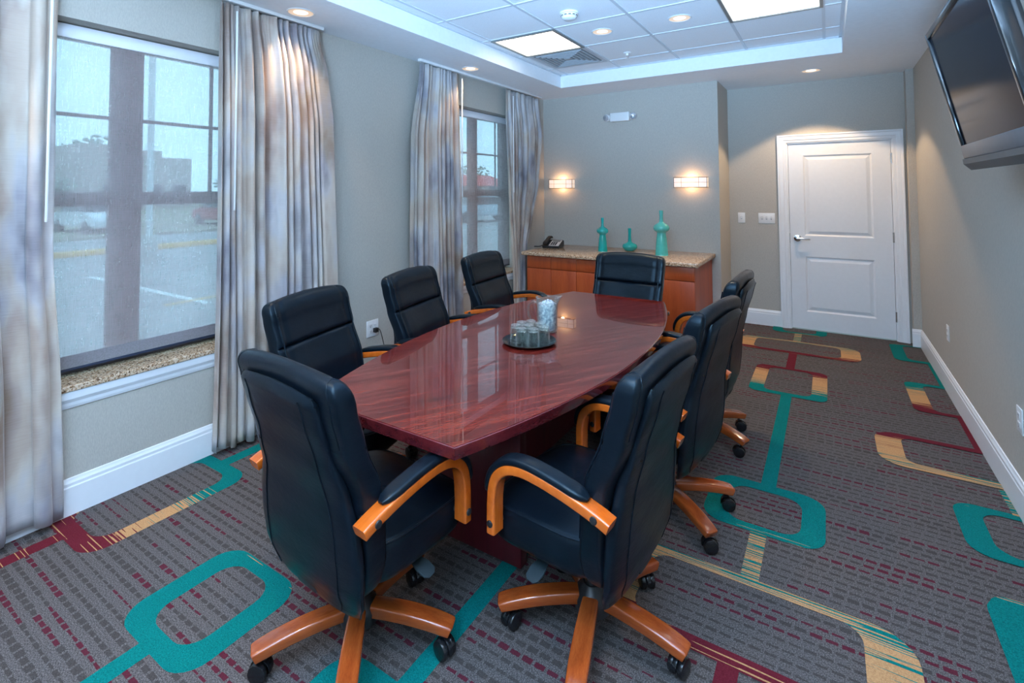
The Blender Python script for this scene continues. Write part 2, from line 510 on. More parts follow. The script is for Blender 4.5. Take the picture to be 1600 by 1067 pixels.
def m_figure():
    mt, nt, b, L = newmat('carpet_figures')
    at = nt.nodes.new('ShaderNodeAttribute'); at.attribute_name = 'hue'
    tc = nt.nodes.new('ShaderNodeTexCoord')
    mp = nt.nodes.new('ShaderNodeMapping'); mp.inputs['Scale'].default_value = (2.2, 120, 1)
    L.new(tc.outputs['Object'], mp.inputs[0])
    st = noise(nt, mp.outputs[0], 1.0, 1, 0.4)
    h = math_n(nt, 'ADD', at.outputs['Fac'], math_n(nt, 'MULTIPLY', math_n(nt, 'SUBTRACT', st, 0.5), 0.9))
    fine = noise(nt, tc.outputs['Object'], 230, 3, 0.8)
    teal = ramp(nt, fine, [(0.35, (0.000, 0.098, 0.092)), (0.65, (0.002, 0.205, 0.190))])
    tan = ramp(nt, fine, [(0.35, (0.36, 0.185, 0.080)), (0.65, (0.56, 0.32, 0.15))])
    red = ramp(nt, fine, [(0.3, (0.085, 0.008, 0.016)), (0.7, (0.15, 0.018, 0.03))])
    c = mixc(nt, math_n(nt, 'GREATER_THAN', h, 0.32), teal, tan)
    c = mixc(nt, math_n(nt, 'GREATER_THAN', h, 0.68), c, red)
    L.new(c, b.inputs['Base Color'])
    b.inputs['Roughness'].default_value = 0.95
    b.inputs['Specular IOR Level'].default_value = 0.1
    bump(nt, b, fine, 0.5, 0.004)
    return mt
M['figure'] = m_figure()

# ------------------------------------------------------------------ setting: floor with woven figures
def build_floor():
    mb = MB()
    bm = mb.bm
    hue = bm.verts.layers.float.new('hue')
    mb.box(XL-0.02, XR+0.02, YR-0.02, D+0.02, -0.05, 0.0)
    zl = [0.0004]
    def rr(x0, x1, y0, y1, r, k=6):
        pts = []
        for cx, cy, a0 in ((x1-r, y1-r, 0), (x0+r, y1-r, PI/2), (x0+r, y0+r, PI), (x1-r, y0+r, 1.5*PI)):
            for i in range(k+1):
                t = a0 + PI/2*i/k
                pts.append((cx+r*math.cos(t), cy+r*math.sin(t)))
        return pts
    def clip(p):
        return (min(max(p[0], XL+0.001), XR-0.001), min(max(p[1], YR+0.01), D-0.001))
    def ring(x0, x1, y0, y1, wx, wb, wt, hf, ro=0.10, ri=0.08):
        z = zl[0]; zl[0] += 0.00012
        ro = min(ro, (x1-x0)/2.1, (y1-y0)/2.1); ri = min(ri, (x1-x0-2*wx)/2.1, (y1-y0-wb-wt)/2.1)
        a = rr(x0, x1, y0, y1, ro); c = rr(x0+wx, x1-wx, y0+wb, y1-wt, ri)
        # dense along the straight sides, so that the hue follows y
        def dense(P):
            out = []
            for i in range(len(P)):
                p, q = P[i], P[(i+1) % len(P)]
                n = 8 if i % 7 == 6 else 1
                for k in range(n): out.append((p[0]+(q[0]-p[0])*k/n, p[1]+(q[1]-p[1])*k/n))
            return out
        a = dense(a); c = dense(c)
        va = [bm.verts.new((*clip(p), z)) for p in a]; vc = [bm.verts.new((*clip(p), z)) for p in c]
        for v in va+vc: v[hue] = hf((v.co.y-y0)/(y1-y0))
        n = len(a)
        for i in range(n):
            j = (i+1) % n
            f = bm.faces.new((va[i], va[j], vc[j], vc[i])); f.material_index = 1
    def bar(x0, x1, y0, y1, h0, h1=None, n=6):
        z = zl[0]; zl[0] += 0.00012
        h1 = h0 if h1 is None else h1
        prev = None
        for i in range(n+1):
            t = i/n; y = y0+(y1-y0)*t
            cur = [bm.verts.new((*clip((x, y)), z)) for x in (x0, x1)]
            for v in cur: v[hue] = h0+(h1-h0)*t
            if prev: bm.faces.new((prev[0], prev[1], cur[1], cur[0])).material_index = 1
            prev = cur
    def tab(*st): return lambda t: lerp_tab(list(st), t)
    Z = lambda t: 0.0
    near0 = tab((0, 0.16), (0.12, 0.0), (1, 0.0))
    # left columns
    ring(-2.21, -1.74, 0.81, 1.25, 0.10, 0.065, 0.055, tab((0, 0), (0.85, 0.0), (1, 0.2)))
    bar(-2.01, -1.935, -0.6, 0.82, 0)
    ring(-3.16, -2.66, 0.86, 1.58, 0.085, 0.075, 0.07, tab((0, 0.82), (0.14, 0.78), (0.28, 0.55), (0.5, 0.40), (0.75, 0.2), (0.85, 0), (1, 0)))
    bar(-2.95, -2.87, 1.57, 2.4, 0); bar(-2.955, -2.885, -0.4, 0.87, 0.84)
    ring(-3.3, -2.45, 2.4, 2.95, 0.12, 0.06, 0.06, tab((0, 0), (0.6, 0.3), (1, 0.6)))
    bar(-1.17, -1.10, 1.17, 2.6, 0); ring(-1.40, -0.90, 0.74, 1.18, 0.10, 0.07, 0.06, tab((0, 0.1), (0.5, 0), (1, 0.10)))
    # the motif column in front of the door, repeated every 3.6 m
    for dy in (-3.6, 0, 3.6):
        ring(-0.545, -0.045, 2.52+dy, 2.95+dy, 0.095, 0.055, 0.07, tab((0, 0.22), (0.13, 0.0), (1, 0.0)))
        bar(-0.33, -0.26, 2.94+dy, 4.29+dy, 0)
        ring(-0.555, -0.04, 4.27+dy, 4.93+dy, 0.10, 0.06, 0.045, tab((0, 0), (0.1, 0.0), (0.25, 0.3), (0.45, 0.45), (0.75, 0.6), (0.9, 0.85), (1, 1.1)), 0.07, 0.06)
        bar(-0.34, -0.275, 4.91+dy, 5.42+dy, 1.0)
        ring(-0.80, 0.215, 5.38+dy, 5.82+dy, 0.15, 0.06, 0.045, tab((0, 0.82), (0.14, 0.80), (0.25, 0.5), (0.55, 0.46), (0.8, 0.36), (1, 0.33)), 0.12, 0.07)
        bar(-0.33, -0.265, 5.81+dy, 6.13+dy, 0.33)
        # right column, cut by the wall
        ring(0.465, 1.2, 2.86+dy, 3.29+dy, 0.10, 0.05, 0.05, tab((0, 0), (0.85, 0), (1, 0.2)), 0.09, 0.08)
        bar(0.69, 0.75, 3.28+dy, 3.52+dy, 0.3)
        ring(0.205, 1.2, 3.53+dy, 3.98+dy, 0.13, 0.07, 0.05, tab((0, 0.4), (0.2, 0.34), (0.35, 0.5), (0.75, 0.55), (0.9, 0.85), (1, 1.1)), 0.12, 0.06)
        bar(0.685, 0.75, 3.97+dy, 4.47+dy, 1.1)
        ring(0.465, 1.2, 4.45+dy, 5.08+dy, 0.11, 0.05, 0.05, tab((0, 1.1), (0.15, 0.8), (0.35, 0.5), (0.6, 0.42), (0.8, 0.25), (0.9, 0), (1, 0)), 0.06, 0.05)
        bar(0.69, 0.75, 5.07+dy, 5.69+dy, 0)
        ring(0.465, 1.2, 5.66+dy, 6.22+dy, 0.10, 0.06, 0.04, tab((0, 0), (0.8, 0.0), (1, 0.3)), 0.07, 0.06)
    ring(0.45, 1.2, 1.95, 2.60, 0.12, 0.06, 0.06, tab((0, 0), (0.9, 0), (1, 0.2)), 0.09, 0.08)
    o = mb.build('floor', [M['carpet'], M['figure']], smooth=False)
    tag(o, kind='structure')
build_floor()

def struct(name, mb, mats, smooth=False):
    o = mb.build(name, mats, smooth=smooth)
    return tag(o, kind='structure')

# window openings on the left wall (y0,y1,z0,z1)
WIN = [(0.58, 1.84), (3.81, 5.07)]
WZ0, WZ1 = 0.585, 2.38
mb = MB()
t = 0.26
ys = [YR-0.1, WIN[0][0], WIN[0][1], WIN[1][0], WIN[1][1], B+0.1]
for i in (0, 2, 4): mb.box(XL-t, XL, ys[i], ys[i+1], -0.1, H+0.3)
for a, b_ in WIN:
    mb.box(XL-t, XL, a, b_, -0.1, WZ0); mb.box(XL-t, XL, a, b_, WZ1, H+0.3)
struct('wall_left', mb, M['wall'])
mb = MB(); mb.box(XL, PX, B, D+0.1, -0.05, H+0.3); struct('wall_back', mb, M['wall'])
DX0, DX1, DZ = -0.362, 0.543, 2.012
mb = MB(); mb.box(PX, DX0-0.02, D, D+0.15, -0.05, H+0.3); mb.box(DX1+0.02, XR+0.15, D, D+0.15, -0.05, H+0.3); mb.box(DX0-0.02, DX1+0.02, D, D+0.15, DZ+0.02, H+0.3)
mb.box(0.668, XR, 6.214, D, -0.01, H+0.01)
mb.box(DX0-0.02, DX1+0.02, D+0.06, D+0.15, -0.05, DZ+0.02)
struct('wall_door', mb, M['wall'])
mb = MB(); mb.box(XR, XR+0.15, YR-0.1, D, -0.05, H+0.3); struct('wall_right', mb, M['wall'])
mb = MB(); mb.box(XL-t, XR+0.15, YR-0.15, YR, -0.05, H+0.3); struct('wall_rear', mb, M['wall'])

# ceiling: soffit, tray sides, tiles and grid
mb = MB()
zz = H+0.34
mb.box(XL, TX0, YR, B, H, zz, mat=0); mb.box(TX1, XR, YR, D, H, zz, mat=0)
mb.box(TX0, TX1, TY1, B, H, zz); mb.box(PX, TX1, B, D, H, zz); mb.box(TX0, TX1, YR, TY0, H, zz)
# tray tiles above
mb.box(TX0, TX1, TY0, TY1, HT, HT+0.02, mat=1)
g = 0.011
i = 0
xs = [GX+G*k for k in range(0, 6) if GX+G*k < TX1-0.02]
yss = [GY+G*k for k in range(-8, 4) if TY0+0.02 < GY+G*k < TY1-0.02]
for x in xs: mb.box(x-g, x+g, TY0, TY1, HT-0.006, HT+0.002, mat=2)
for y in yss: mb.box(TX0, TX1, y-g, y+g, HT-0.0055, HT+0.002, mat=2)
struct('ceiling', mb, [M['paint'], M['tile'], M['grid']])
# wall angle / small crown strips inside the tray
mb = MB()
for (x0, x1, y0, y1) in ((TX0, TX0+0.02, TY0, TY1), (TX1-0.02, TX1, TY0, TY1), (TX0, TX1, TY1-0.02, TY1)):
    mb.box(x0, x1, y0, y1, HT-0.008, HT+0.001)
struct('trim_1', mb, M['grid'])

# baseboards
def baseboard(name, p0, p1, nrm, mirror=False):
    """p0->p1 along wall, nrm into the room"""
    mb = MB()
    p0 = Vector((*p0, 0)); p1 = Vector((*p1, 0)); n = Vector((*nrm, 0))
    prof = [(0, 0.0), (0.016, 0.0), (0.016, 0.130), (0.013, 0.136), (0.013, 0.150), (0.008, 0.160), (0.005, 0.170), (0, 0.172)]
    rings = [[p + n*a + Vector((0, 0, z)) for a, z in prof] for p in (p0, p1)]
    mb.loft(rings)
    return struct(name, mb, M['trim'])
baseboard('baseboard_left', (XL, YR), (XL, B), (1, 0))
baseboard('baseboard_right', (XR, YR), (XR, 6.214), (-1, 0))
baseboard('baseboard_back', (PX, B), (XL, B), (0, -1))
baseboard('baseboard_pillar', (PX, D), (PX, B-0.016), (1, 0))
baseboard('baseboard_door', (-0.466, D), (PX, D), (0, -1))
baseboard('baseboard_corner', (XR, 6.214), (0.652, 6.214), (0, -1))

# door
root = empty('door_1', (0, 0, 0)); tag(root, kind='structure')
mb = MB()
yf = D-0.004
stile = 0.135
def door_leaf():
    mb = MB()
    x0, x1, z0, z1 = DX0, DX1, 0.012, DZ
    y0, y1 = D+0.012, D+0.05
    zp = [(0.20, 0.79), (1.015, 1.885)]
    xa, xb = x0+0.14, x1-0.155
    mb.box(x0, x1, y0+0.012, y1, z0, z1)
    mb.box(x0, xa, y0, y0+0.013, z0, z1); mb.box(xb, x1, y0, y0+0.013, z0, z1)
    for a, b_ in ((z0, zp[0][0]), (zp[0][1], zp[1][0]), (zp[1][1], z1)):
        mb.box(xa, xb, y0, y0+0.013, a, b_)
    for a, b_ in zp:
        # sloped moulding then raised field
        def rect(m_, y): return [(xa+m_, y, a+m_), (xb-m_, y, a+m_), (xb-m_, y, b_-m_), (xa+m_, y, b_-m_)]
        mb.loft([rect(0, y0+0.0125), rect(0.0, y0+0.0015), rect(0.014, y0+0.0115), rect(0.022, y0+0.011), rect(0.050, y0+0.002), rect(0.052, y0+0.002)])
    return mb
door_leaf().build('door_leaf', M['door'], root, smooth=False)
mb = MB()
cw = 0.092
def casing(mb):
    prof = [(0, 0), (0, -0.008), (0.012, -0.014), (0.03, -0.014), (0.038, -0.02), (0.070, -0.022), (0.080, -0.028), (cw, -0.028), (cw, 0)]
    a, b_, zt = DX0-0.012, DX1+0.012, DZ+0.012
    rings = []
    for (x, z, sx, sz) in ((a, 0, -1, 0), (a, zt, -1, 1), (b_, zt, 1, 1), (b_, 0, 1, 0)):
        rings.append([(x+sx*u, D+v, z+sz*u) for u, v in prof])
    mb.loft(rings)
    # jamb returns
    mb.box(a-0.008, DX0-0.003, D-0.001, D+0.12, 0, zt); mb.box(DX1+0.003, b_+0.008, D-0.001, D+0.12, 0, zt); mb.box(a, b_, D-0.001, D+0.12, DZ+0.003, zt+0.006)
casing(mb)
mb.build('door_frame', M['trim'], root, smooth=False)
mb = MB()
hx, hz = -0.292, 0.985
mb.cyl((hx, D+0.012, hz), (hx, D-0.004, hz), 0.036, 28, bev=0.004)
mb.cyl((hx, D-0.004, hz), (hx, D-0.04, hz), 0.013, 16)
mb.tube([(hx-0.005, D-0.046, hz), (hx+0.03, D-0.048, hz), (hx+0.08, D-0.046, hz-0.002), (hx+0.12, D-0.04, hz-0.004)], 0.009, 10, scales=[1.3, 1.15, 0.95, 0.8])
mb.build('door_handle', M['chrome'], root)
for hz_ in (1.83, 1.03, 0.24):
    mb = MB(); mb.cyl((DX1+0.004, D-0.004, hz_-0.05), (DX1+0.004, D-0.004, hz_+0.05), 0.008, 10); mb.box(DX1-0.003, DX1+0.012, D-0.004, D+0.012, hz_-0.048, hz_+0.048)
    mb.build('hinge', M['steel'], root)
mb = MB(); mb.box(DX0-0.004, DX0-0.0005, D-0.002, D+0.03, hz-0.055, hz+0.05); mb.build('strike_plate', M['frame_dark'], root)

# windows
def window(n, y0, y1):
    root = empty('window_%d' % n, (XL, (y0+y1)/2, WZ0)); tag(root, kind='structure')
    def put(mb, name, mat, smooth=False):
        o = mb.build(name, mat, root, smooth=smooth)
        o.location = (-XL, -(y0+y1)/2, -WZ0)
        return o
    xf0, xf1 = XL-0.245, XL-0.185     # frame depth
    cy = (y0+y1)/2
    mb = MB()
    f = 0.07
    mb.box(xf0, xf1, y0, y0+f, WZ0+0.02, WZ1); mb.box(xf0, xf1, y1-f, y1, WZ0+0.02, WZ1)
    mb.box(xf0, xf1, y0+f, y1-f, WZ1-0.055, WZ1); mb.box(xf0, xf1, y0+f, y1-f, WZ0+0.02, WZ0+0.10)
    mb.box(xf0+0.022, xf1-0.008, cy-0.076, cy+0.076, WZ0+0.02, WZ1-0.01)
    put(mb, 'window_frame', M['win_frame'])
    for s in (0, 1):
        a, b_ = (y0+f, cy-0.076) if s == 0 else (cy+0.076, y1-f)
        mb = MB()
        mb.box(xf0+0.018, xf1-0.012, a, b_, 1.458, 1.532)
        mu = (a+0.105) if s == 0 else (b_-0.105)
        mb.box(xf0+0.030, xf1-0.018, mu-0.0095, mu+0.0095, 1.53, WZ1-0.05)
        mb.box(xf0+0.030, xf1-0.018, a, b_, 1.924, 1.943)
        put(mb, 'sash', M['win_frame'])
        mb = MB(); mb.box(xf0+0.024, xf0+0.028, a, b_, WZ0+0.09, WZ1-0.05)
        put(mb, 'window_pane', M['pane'])
    # granite sill and white apron below
    mb = MB(); mb.box(XL-0.245, XL+0.028, y0, y1, WZ0, WZ0+0.028, bev=0.004)
    mb.box(XL+0.0005, XL+0.028, y0-0.04, y0+0.001, WZ0, WZ0+0.028); mb.box(XL+0.0005, XL+0.028, y1-0.001, y1+0.04, WZ0, WZ0+0.028)
    put(mb, 'window_sill', M['granite'])
    mb = MB()
    prof = [(0.0, 0.500), (0.006, 0.502), (0.010, 0.515), (0.012, 0.53), (0.020, 0.548), (0.022, 0.584), (0, 0.584)]
    mb.loft([[(XL+a, y, z) for a, z in prof] for y in (y0-0.03, y1+0.03)])
    put(mb, 'apron', M['trim'])
for n, (a, b_) in enumerate(WIN): window(n+1, a, b_)

# ------------------------------------------------------------------ roller shades
def roller_shade(y0, y1, label):
    cy = (y0+y1)/2
    root = empty('roller_shade', (XL-0.12, cy, 2.30)); tag(root, label, 'window shade', 'sheer roller shades in the windows')
    ox, oy, oz = XL-0.12, cy, 2.30
    def put(mb, nm, mt, **k):
        o = mb.build(nm, mt, root, **k); o.location = (-ox, -oy, -oz); return o
    mb = MB(); mb.box(ox-0.05, ox+0.02, y0+0.006, y1-0.006, 2.305, 2.374, bev=0.004); put(mb, 'headrail', M['headrail'], smooth=True)
    mb = MB(); mb.box(ox-0.0006, ox+0.0006, y0+0.012, y1-0.012, 0.72, 2.31); put(mb, 'shade_fabric', M['shade'], smooth=False)
    mb = MB(); mb.box(ox-0.003, ox+0.003, y0+0.012, y1-0.012, 0.658, 0.72); put(mb, 'hem', M['hem'], smooth=False)
    mb = MB(); mb.box(ox-0.006, ox+0.006, y0+0.012, y1-0.012, 0.644, 0.657, bev=0.003); put(mb, 'hem_bar', M['navy'])
    return root
M['headrail'] = simple('pale_headrail', (0.88, 0.88, 0.92), 0.35, var=0.01)
M['hem'] = simple('shade_hem', (0.24, 0.225, 0.24), 0.8, var=0.15, vscale=120)
M['navy'] = simple('hem_bar_dark', (0.02, 0.03, 0.06), 0.4)
roller_shade(*WIN[0], 'sheer grey linen roller shade in the large near window')
roller_shade(*WIN[1], 'sheer roller shade in the far window beside the sideboard')

# ------------------------------------------------------------------ curtains
def curtain(label, ytab0, ytab1, npleat, seed, wand_y, wand_z=(1.40, 2.62), xc=-2.995, amp=0.045, zb=0.035, xtab=None):
    """ytab0 / ytab1: (z, y) tables of the two side edges"""
    rnd = random.Random(seed)
    yc = (ytab0[-1][1]+ytab1[-1][1])/2
    root = empty('curtain', (xc, yc, 0.0)); tag(root, label, 'curtain', 'watercolour silk curtains at the windows')
    nz, nu = 46, npleat*14
    ph = [rnd.uniform(-0.9, 0.9) for _ in range(npleat+2)]
    am = [rnd.uniform(0.35, 1.2) for _ in range(npleat+2)]
    dr = [rnd.uniform(-1, 1) for _ in range(npleat+2)]
    ztop = 2.655
    mb = MB()
    rows = []
    for iz in range(nz+1):
        z = zb + (ztop-zb)*iz/nz
        a0, a1 = lerp_tab(ytab0, z), lerp_tab(ytab1, z)
        k = (z-zb)/(ztop-zb)
        amp_z = amp*(0.55+0.45*min(1, (1-k)*6))*(1 if not xtab else lerp_tab(xtab, z))
        row = []
        for iu in range(nu+1):
            u = iu/nu
            pi_ = (u + 0.045*math.sin(2*PI*(1.5*u+seed*0.37)) + 0.02*math.sin(2*PI*(4.1*u+seed*0.73)) - 0.045*math.sin(2*PI*seed*0.37) - 0.02*math.sin(2*PI*seed*0.73))*npleat
            pi_ = min(max(pi_, 0), npleat)
            i0 = min(int(pi_), npleat-1); fr = pi_-i0
            w_ = fr*fr*(3-2*fr)
            aa = am[i0]*(1-w_)+am[i0+1]*w_
            pp = ph[i0]*(1-w_)+ph[i0+1]*w_
            dd = dr[i0]*(1-w_)+dr[i0+1]*w_
            ang = 2*PI*pi_ + pp*0.8 + dd*1.1*(1-k)*math.sin(z*1.7+seed)
            s_ = 1-2*abs(math.sin(ang/2+0.16*math.sin(ang)))**1.15
            x = xc + amp_z*aa*s_ + 0.010*math.sin(3*PI*u+z*2.1+seed)*(1-k)
            yy = a0+(a1-a0)*u + 0.30*(a1-a0)/npleat*math.sin(2*ang)*0.5*(1-0.4*k) + 0.012*dd*(1-k)
            # tiny gather puckers close to the header
            if k > 0.93: x += 0.003*math.sin(u*npleat*2*PI*3)
            zq = z if iz else z+0.012*math.sin(ang*0.5+seed)
            row.append((x, yy, zq))
        rows.append(row)
    mb.loft(rows, cap=False, closed=False)
    o = mb.build('fabric_panel', M['curtain'], root, angle=180)
    o.location = (-xc, -yc, 0)
    sm = o.modifiers.new('thick', 'SOLIDIFY'); sm.thickness = 0.0025; sm.offset = 0
    if wand_y is not None:
        mb = MB(); mb.cyl((xc+0.064, wand_y, wand_z[0]), (xc+0.064, wand_y, wand_z[1]), 0.006, 10, bev=0.002)
        w_ = mb.build('wand', M['plastic_w'], root); w_.location = (-xc, -yc, 0)
    return root
curtain('silk curtain at the left end of the near window, cut by the photo edge', [(0, 0.10), (2.6, 0.05)], [(0, 0.895), (0.6, 0.875), (1.3, 0.83), (2.6, 0.82)], 7, 3, 0.785, (1.40, 2.62))
curtain('wide silk curtain right of the near window, behind two black chairs', [(0, 1.575), (1.4, 1.565), (2.6, 1.56)], [(0, 2.42), (0.9, 2.40), (2.0, 2.36), (2.35, 2.31), (2.6, 2.24)], 12, 5, 1.625, (1.42, 2.60))
curtain('silk curtain left of the far window, behind the middle left chair', [(0, 3.20), (0.8, 3.18), (2.0, 3.19), (2.6, 3.29)], [(0, 3.87), (0.9, 3.85), (1.6, 3.83), (2.6, 3.79)], 9, 8, 3.80, (1.45, 2.6))
curtain('silk curtain at the far corner beside the sideboard', [(0, 4.86), (0.4, 4.86), (1.5, 4.76), (2.6, 4.69)], [(0, 5.06), (0.85, 5.12), (1.2, 5.28), (1.6, 5.44), (2.2, 5.54), (2.6, 5.46)], 10, 12, 4.755, (1.5, 2.58), xc=-3.01, amp=0.042)
for (a, b_, lab) in ((-0.05, 2.27, 'white ceiling curtain track above the near window'), (3.27, 5.50, 'white ceiling curtain track above the far window')):
    mb = MB(); mb.box(-3.013, -2.977, a, b_, H-0.024, H-0.001, bev=0.003)
    tag(mb.build('curtain_track', M['track'] if 'track' in M else M['plastic_w']), lab, 'curtain track', 'curtain tracks')

# ------------------------------------------------------------------ ceiling fittings
def troffer(cx, cy, label):
    root = empty('ceiling_light', (cx, cy, HT)); tag(root, label, 'ceiling light', 'square fluorescent ceiling lights')
    h = G/2
    mb = MB()
    for (x0, x1, y0, y1) in ((-h, -h+0.022, -h, h), (h-0.022, h, -h, h), (-h+0.022, h-0.022, -h, -h+0.022), (-h+0.022, h-0.022, h-0.022, h)):
        mb.box(x0, x1, y0, y1, -0.016, 0.001)
    mb.build('frame', M['frame_dark'], root, smooth=False)
    mb = MB(); mb.box(-h+0.022, h-0.022, -h+0.022, h-0.022, -0.010, -0.004)
    mb.build('diffuser', M['diffuser'], root, smooth=False)
mt, nt, b, L = emis('lit_diffuser', (1.0, 0.97, 0.84), 4.0)
tc = nt.nodes.new('ShaderNodeTexCoord'); sp = nt.nodes.new('ShaderNodeSeparateXYZ'); L.new(tc.outputs['Object'], sp.inputs[0])
cells = []
for k, o_ in enumerate((sp.outputs[0], sp.outputs[1])):
    v = math_n(nt, 'ABSOLUTE', math_n(nt, 'SUBTRACT', math_n(nt, 'FRACT', math_n(nt, 'ADD', math_n(nt, 'DIVIDE', o_, 0.568/(3 if k == 0 else 3)), 0.5)), 0.5))
    cells.append(v)
mx = math_n(nt, 'MAXIMUM', cells[0], cells[1])
L.new(math_n(nt, 'SUBTRACT', 2.0, math_n(nt, 'MULTIPLY', math_n(nt, 'GREATER_THAN', mx, 0.45), 1.55)), b.inputs['Emission Strength'])
M['diffuser'] = mt
troffer(GX+G/2, GY+G/2, 'square fluorescent ceiling light beside the air vent')
troffer(GX+3.5*G, GY+G/2, 'square fluorescent ceiling light near the right edge of the tray')
troffer(GX+0.5*G, GY-4.5*G, 'square fluorescent ceiling light on the left behind the camera')
troffer(GX+3.5*G, GY-4.5*G, 'square fluorescent ceiling light on the right behind the camera')

# vent
root = empty('air_vent', (GX+G/2, GY+1.5*G, HT)); tag(root, 'square louvred air vent in the ceiling beyond the light', 'air vent')
M['vent'] = simple('vent_metal', (0.40, 0.42, 0.44), 0.5, var=0.03)
M['vent_rim'] = simple('vent_rim', (0.50, 0.52, 0.54), 0.5, var=0.03)
M['vent_dark'] = simple('vent_inside', (0.17, 0.19, 0.20), 0.7)
mb = MB(); h = G/2-0.012
def sqframe(mb, a, w_, z0, z1):
    for (x0, x1, y0, y1) in ((-a, -a+w_, -a, a), (a-w_, a, -a, a), (-a+w_, a-w_, -a, -a+w_), (-a+w_, a-w_, a-w_, a)):
        mb.box(x0, x1, y0, y1, z0, z1)
sqframe(mb, h, 0.035, -0.006, -0.001); mb.build('vent_frame', M['vent_rim'], root, smooth=False)
for q in (h-0.055, h-0.095, h-0.135, h-0.175, h-0.215):
    mb = MB(); sqframe(mb, q, 0.013, -0.012, -0.002); mb.build('louver', M['vent'], root, smooth=False)
mb = MB(); mb.box(-0.035, 0.035, -0.035, 0.035, -0.012, -0.004); mb.build('centre_plate', M['vent'], root, smooth=False)
mb = MB(); mb.box(-h+0.03, h-0.03, -h+0.03, h-0.03, -0.002, -0.0005); mb.build('backing', M['vent_dark'], root, smooth=False)

M['reflector'] = simple('warm_reflector', (0.80, 0.70, 0.58), 0.25, 0.8)
M['bulb'] = emis('lit_bulb', (1.0, 0.80, 0.58), 1.6)[0]
def downlight(x, y, z, label, energy, group='round recessed ceiling lights', spot=True, blend=0.55, ang=95):
    root = empty('recessed_light', (x, y, z)); tag(root, label, 'ceiling light', group)
    mb = MB(); mb.lathe([(0.078, -0.001), (0.086, -0.0015), (0.088, -0.004), (0.084, -0.007), (0.077, -0.006), (0.074, -0.002), (0.078, -0.001)], n=40, cap=False)
    mb.build('trim_ring', M['plastic_w'], root)
    mb = MB(); mb.lathe([(0.076, -0.0045), (0.060, -0.0032), (0.044, -0.0024)], n=40, cap=False); mb.build('reflector', M['refl_on'], root)
    mb = MB(); mb.lathe([(0.0005, -0.0036), (0.03, -0.0034), (0.0445, -0.0026)], n=32); mb.build('bulb', M['bulb'], root)
    light('recessed_lamp', 'SPOT', (0, 0, -0.012), energy, WARM, parent=root, spot_size=R(ang), spot_blend=blend, shadow_soft_size=0.045)
    return root
M['refl_on'] = emis('glowing_reflector', (1.0, 0.70, 0.46), 0.36)[0]
M['refl_on'].node_tree.nodes['Principled BSDF'].inputs['Base Color'].default_value = (0.6, 0.5, 0.4, 1)
DL = 38
downlight(-2.848, 1.992, H, 'round recessed light in the soffit above the near curtain', DL*0.75)
downlight(-2.842, 3.815, H, 'round recessed light in the soffit above the far window', DL*0.7)
downlight(-0.111, 5.742, H, 'round recessed light in the soffit before the door', DL*1.4, ang=108, blend=0.18)
downlight(-1.533, 3.87, HT, 'round recessed light in the ceiling tile right of the square light', DL*1.0)
downlight(-0.918, 3.89, HT, 'round recessed light in the ceiling tile near the right square light', DL*1.0)
downlight(-2.845, 0.17, H, 'round recessed light in the left soffit outside the frame', DL)
downlight(0.43, 1.55, H, 'round recessed light in the right soffit outside the frame', DL*1.0)
downlight(-0.9, 0.3, HT, 'round recessed light in the tray behind the camera', DL)
downlight(-1.9, 0.9, HT, 'round recessed light in the tray above the near chairs, outside the frame', DL)

# smoke detector, sprinkler
root = empty('smoke_detector', (-1.573, 3.324, HT)); tag(root, 'round white smoke detector on the ceiling tiles', 'smoke detector')
mb = MB(); mb.lathe([(0.001, -0.0), (0.068, -0.0), (0.068, -0.012), (0.062, -0.014)], n=36); mb.build('base', M['plastic_w'], root)
mb = MB(); mb.lathe([(0.058, -0.013), (0.060, -0.030), (0.052, -0.034), (0.050, -0.044), (0.040, -0.052), (0.0005, -0.054)], n=36); o = mb.build('cap', M['plastic_w'], root)
mb = MB()
for k in range(12):
    a = 2*PI*k/12
    Mx = Matrix.Rotation(a, 4, 'Z')
    mb.box(0.0525, 0.0605, -0.009, 0.009, -0.030, -0.024, M=Mx)
mb.build('sensor_slots', M['slot'], root, smooth=False)
root = empty('sprinkler_head', (-1.576, 4.607, HT)); tag(root, 'small chrome sprinkler head hanging from the ceiling tile', 'sprinkler')
mb = MB(); mb.lathe([(0.0005, -0.0), (0.035, -0.001), (0.03, -0.008), (0.012, -0.012), (0.010, -0.03), (0.0005, -0.03)], n=24); mb.build('escutcheon', M['plastic_w'], root)
mb = MB(); mb.tube([(0.008, 0, -0.028), (0.014, 0, -0.042), (0.004, 0, -0.055)], 0.002, 6); mb.tube([(-0.008, 0, -0.028), (-0.014, 0, -0.042), (-0.004, 0, -0.055)], 0.002, 6)
mb.lathe([(0.0005, -0.054), (0.016, -0.055), (0.016, -0.057), (0.0005, -0.058)], n=20); mb.build('deflector', M['chrome'], root)

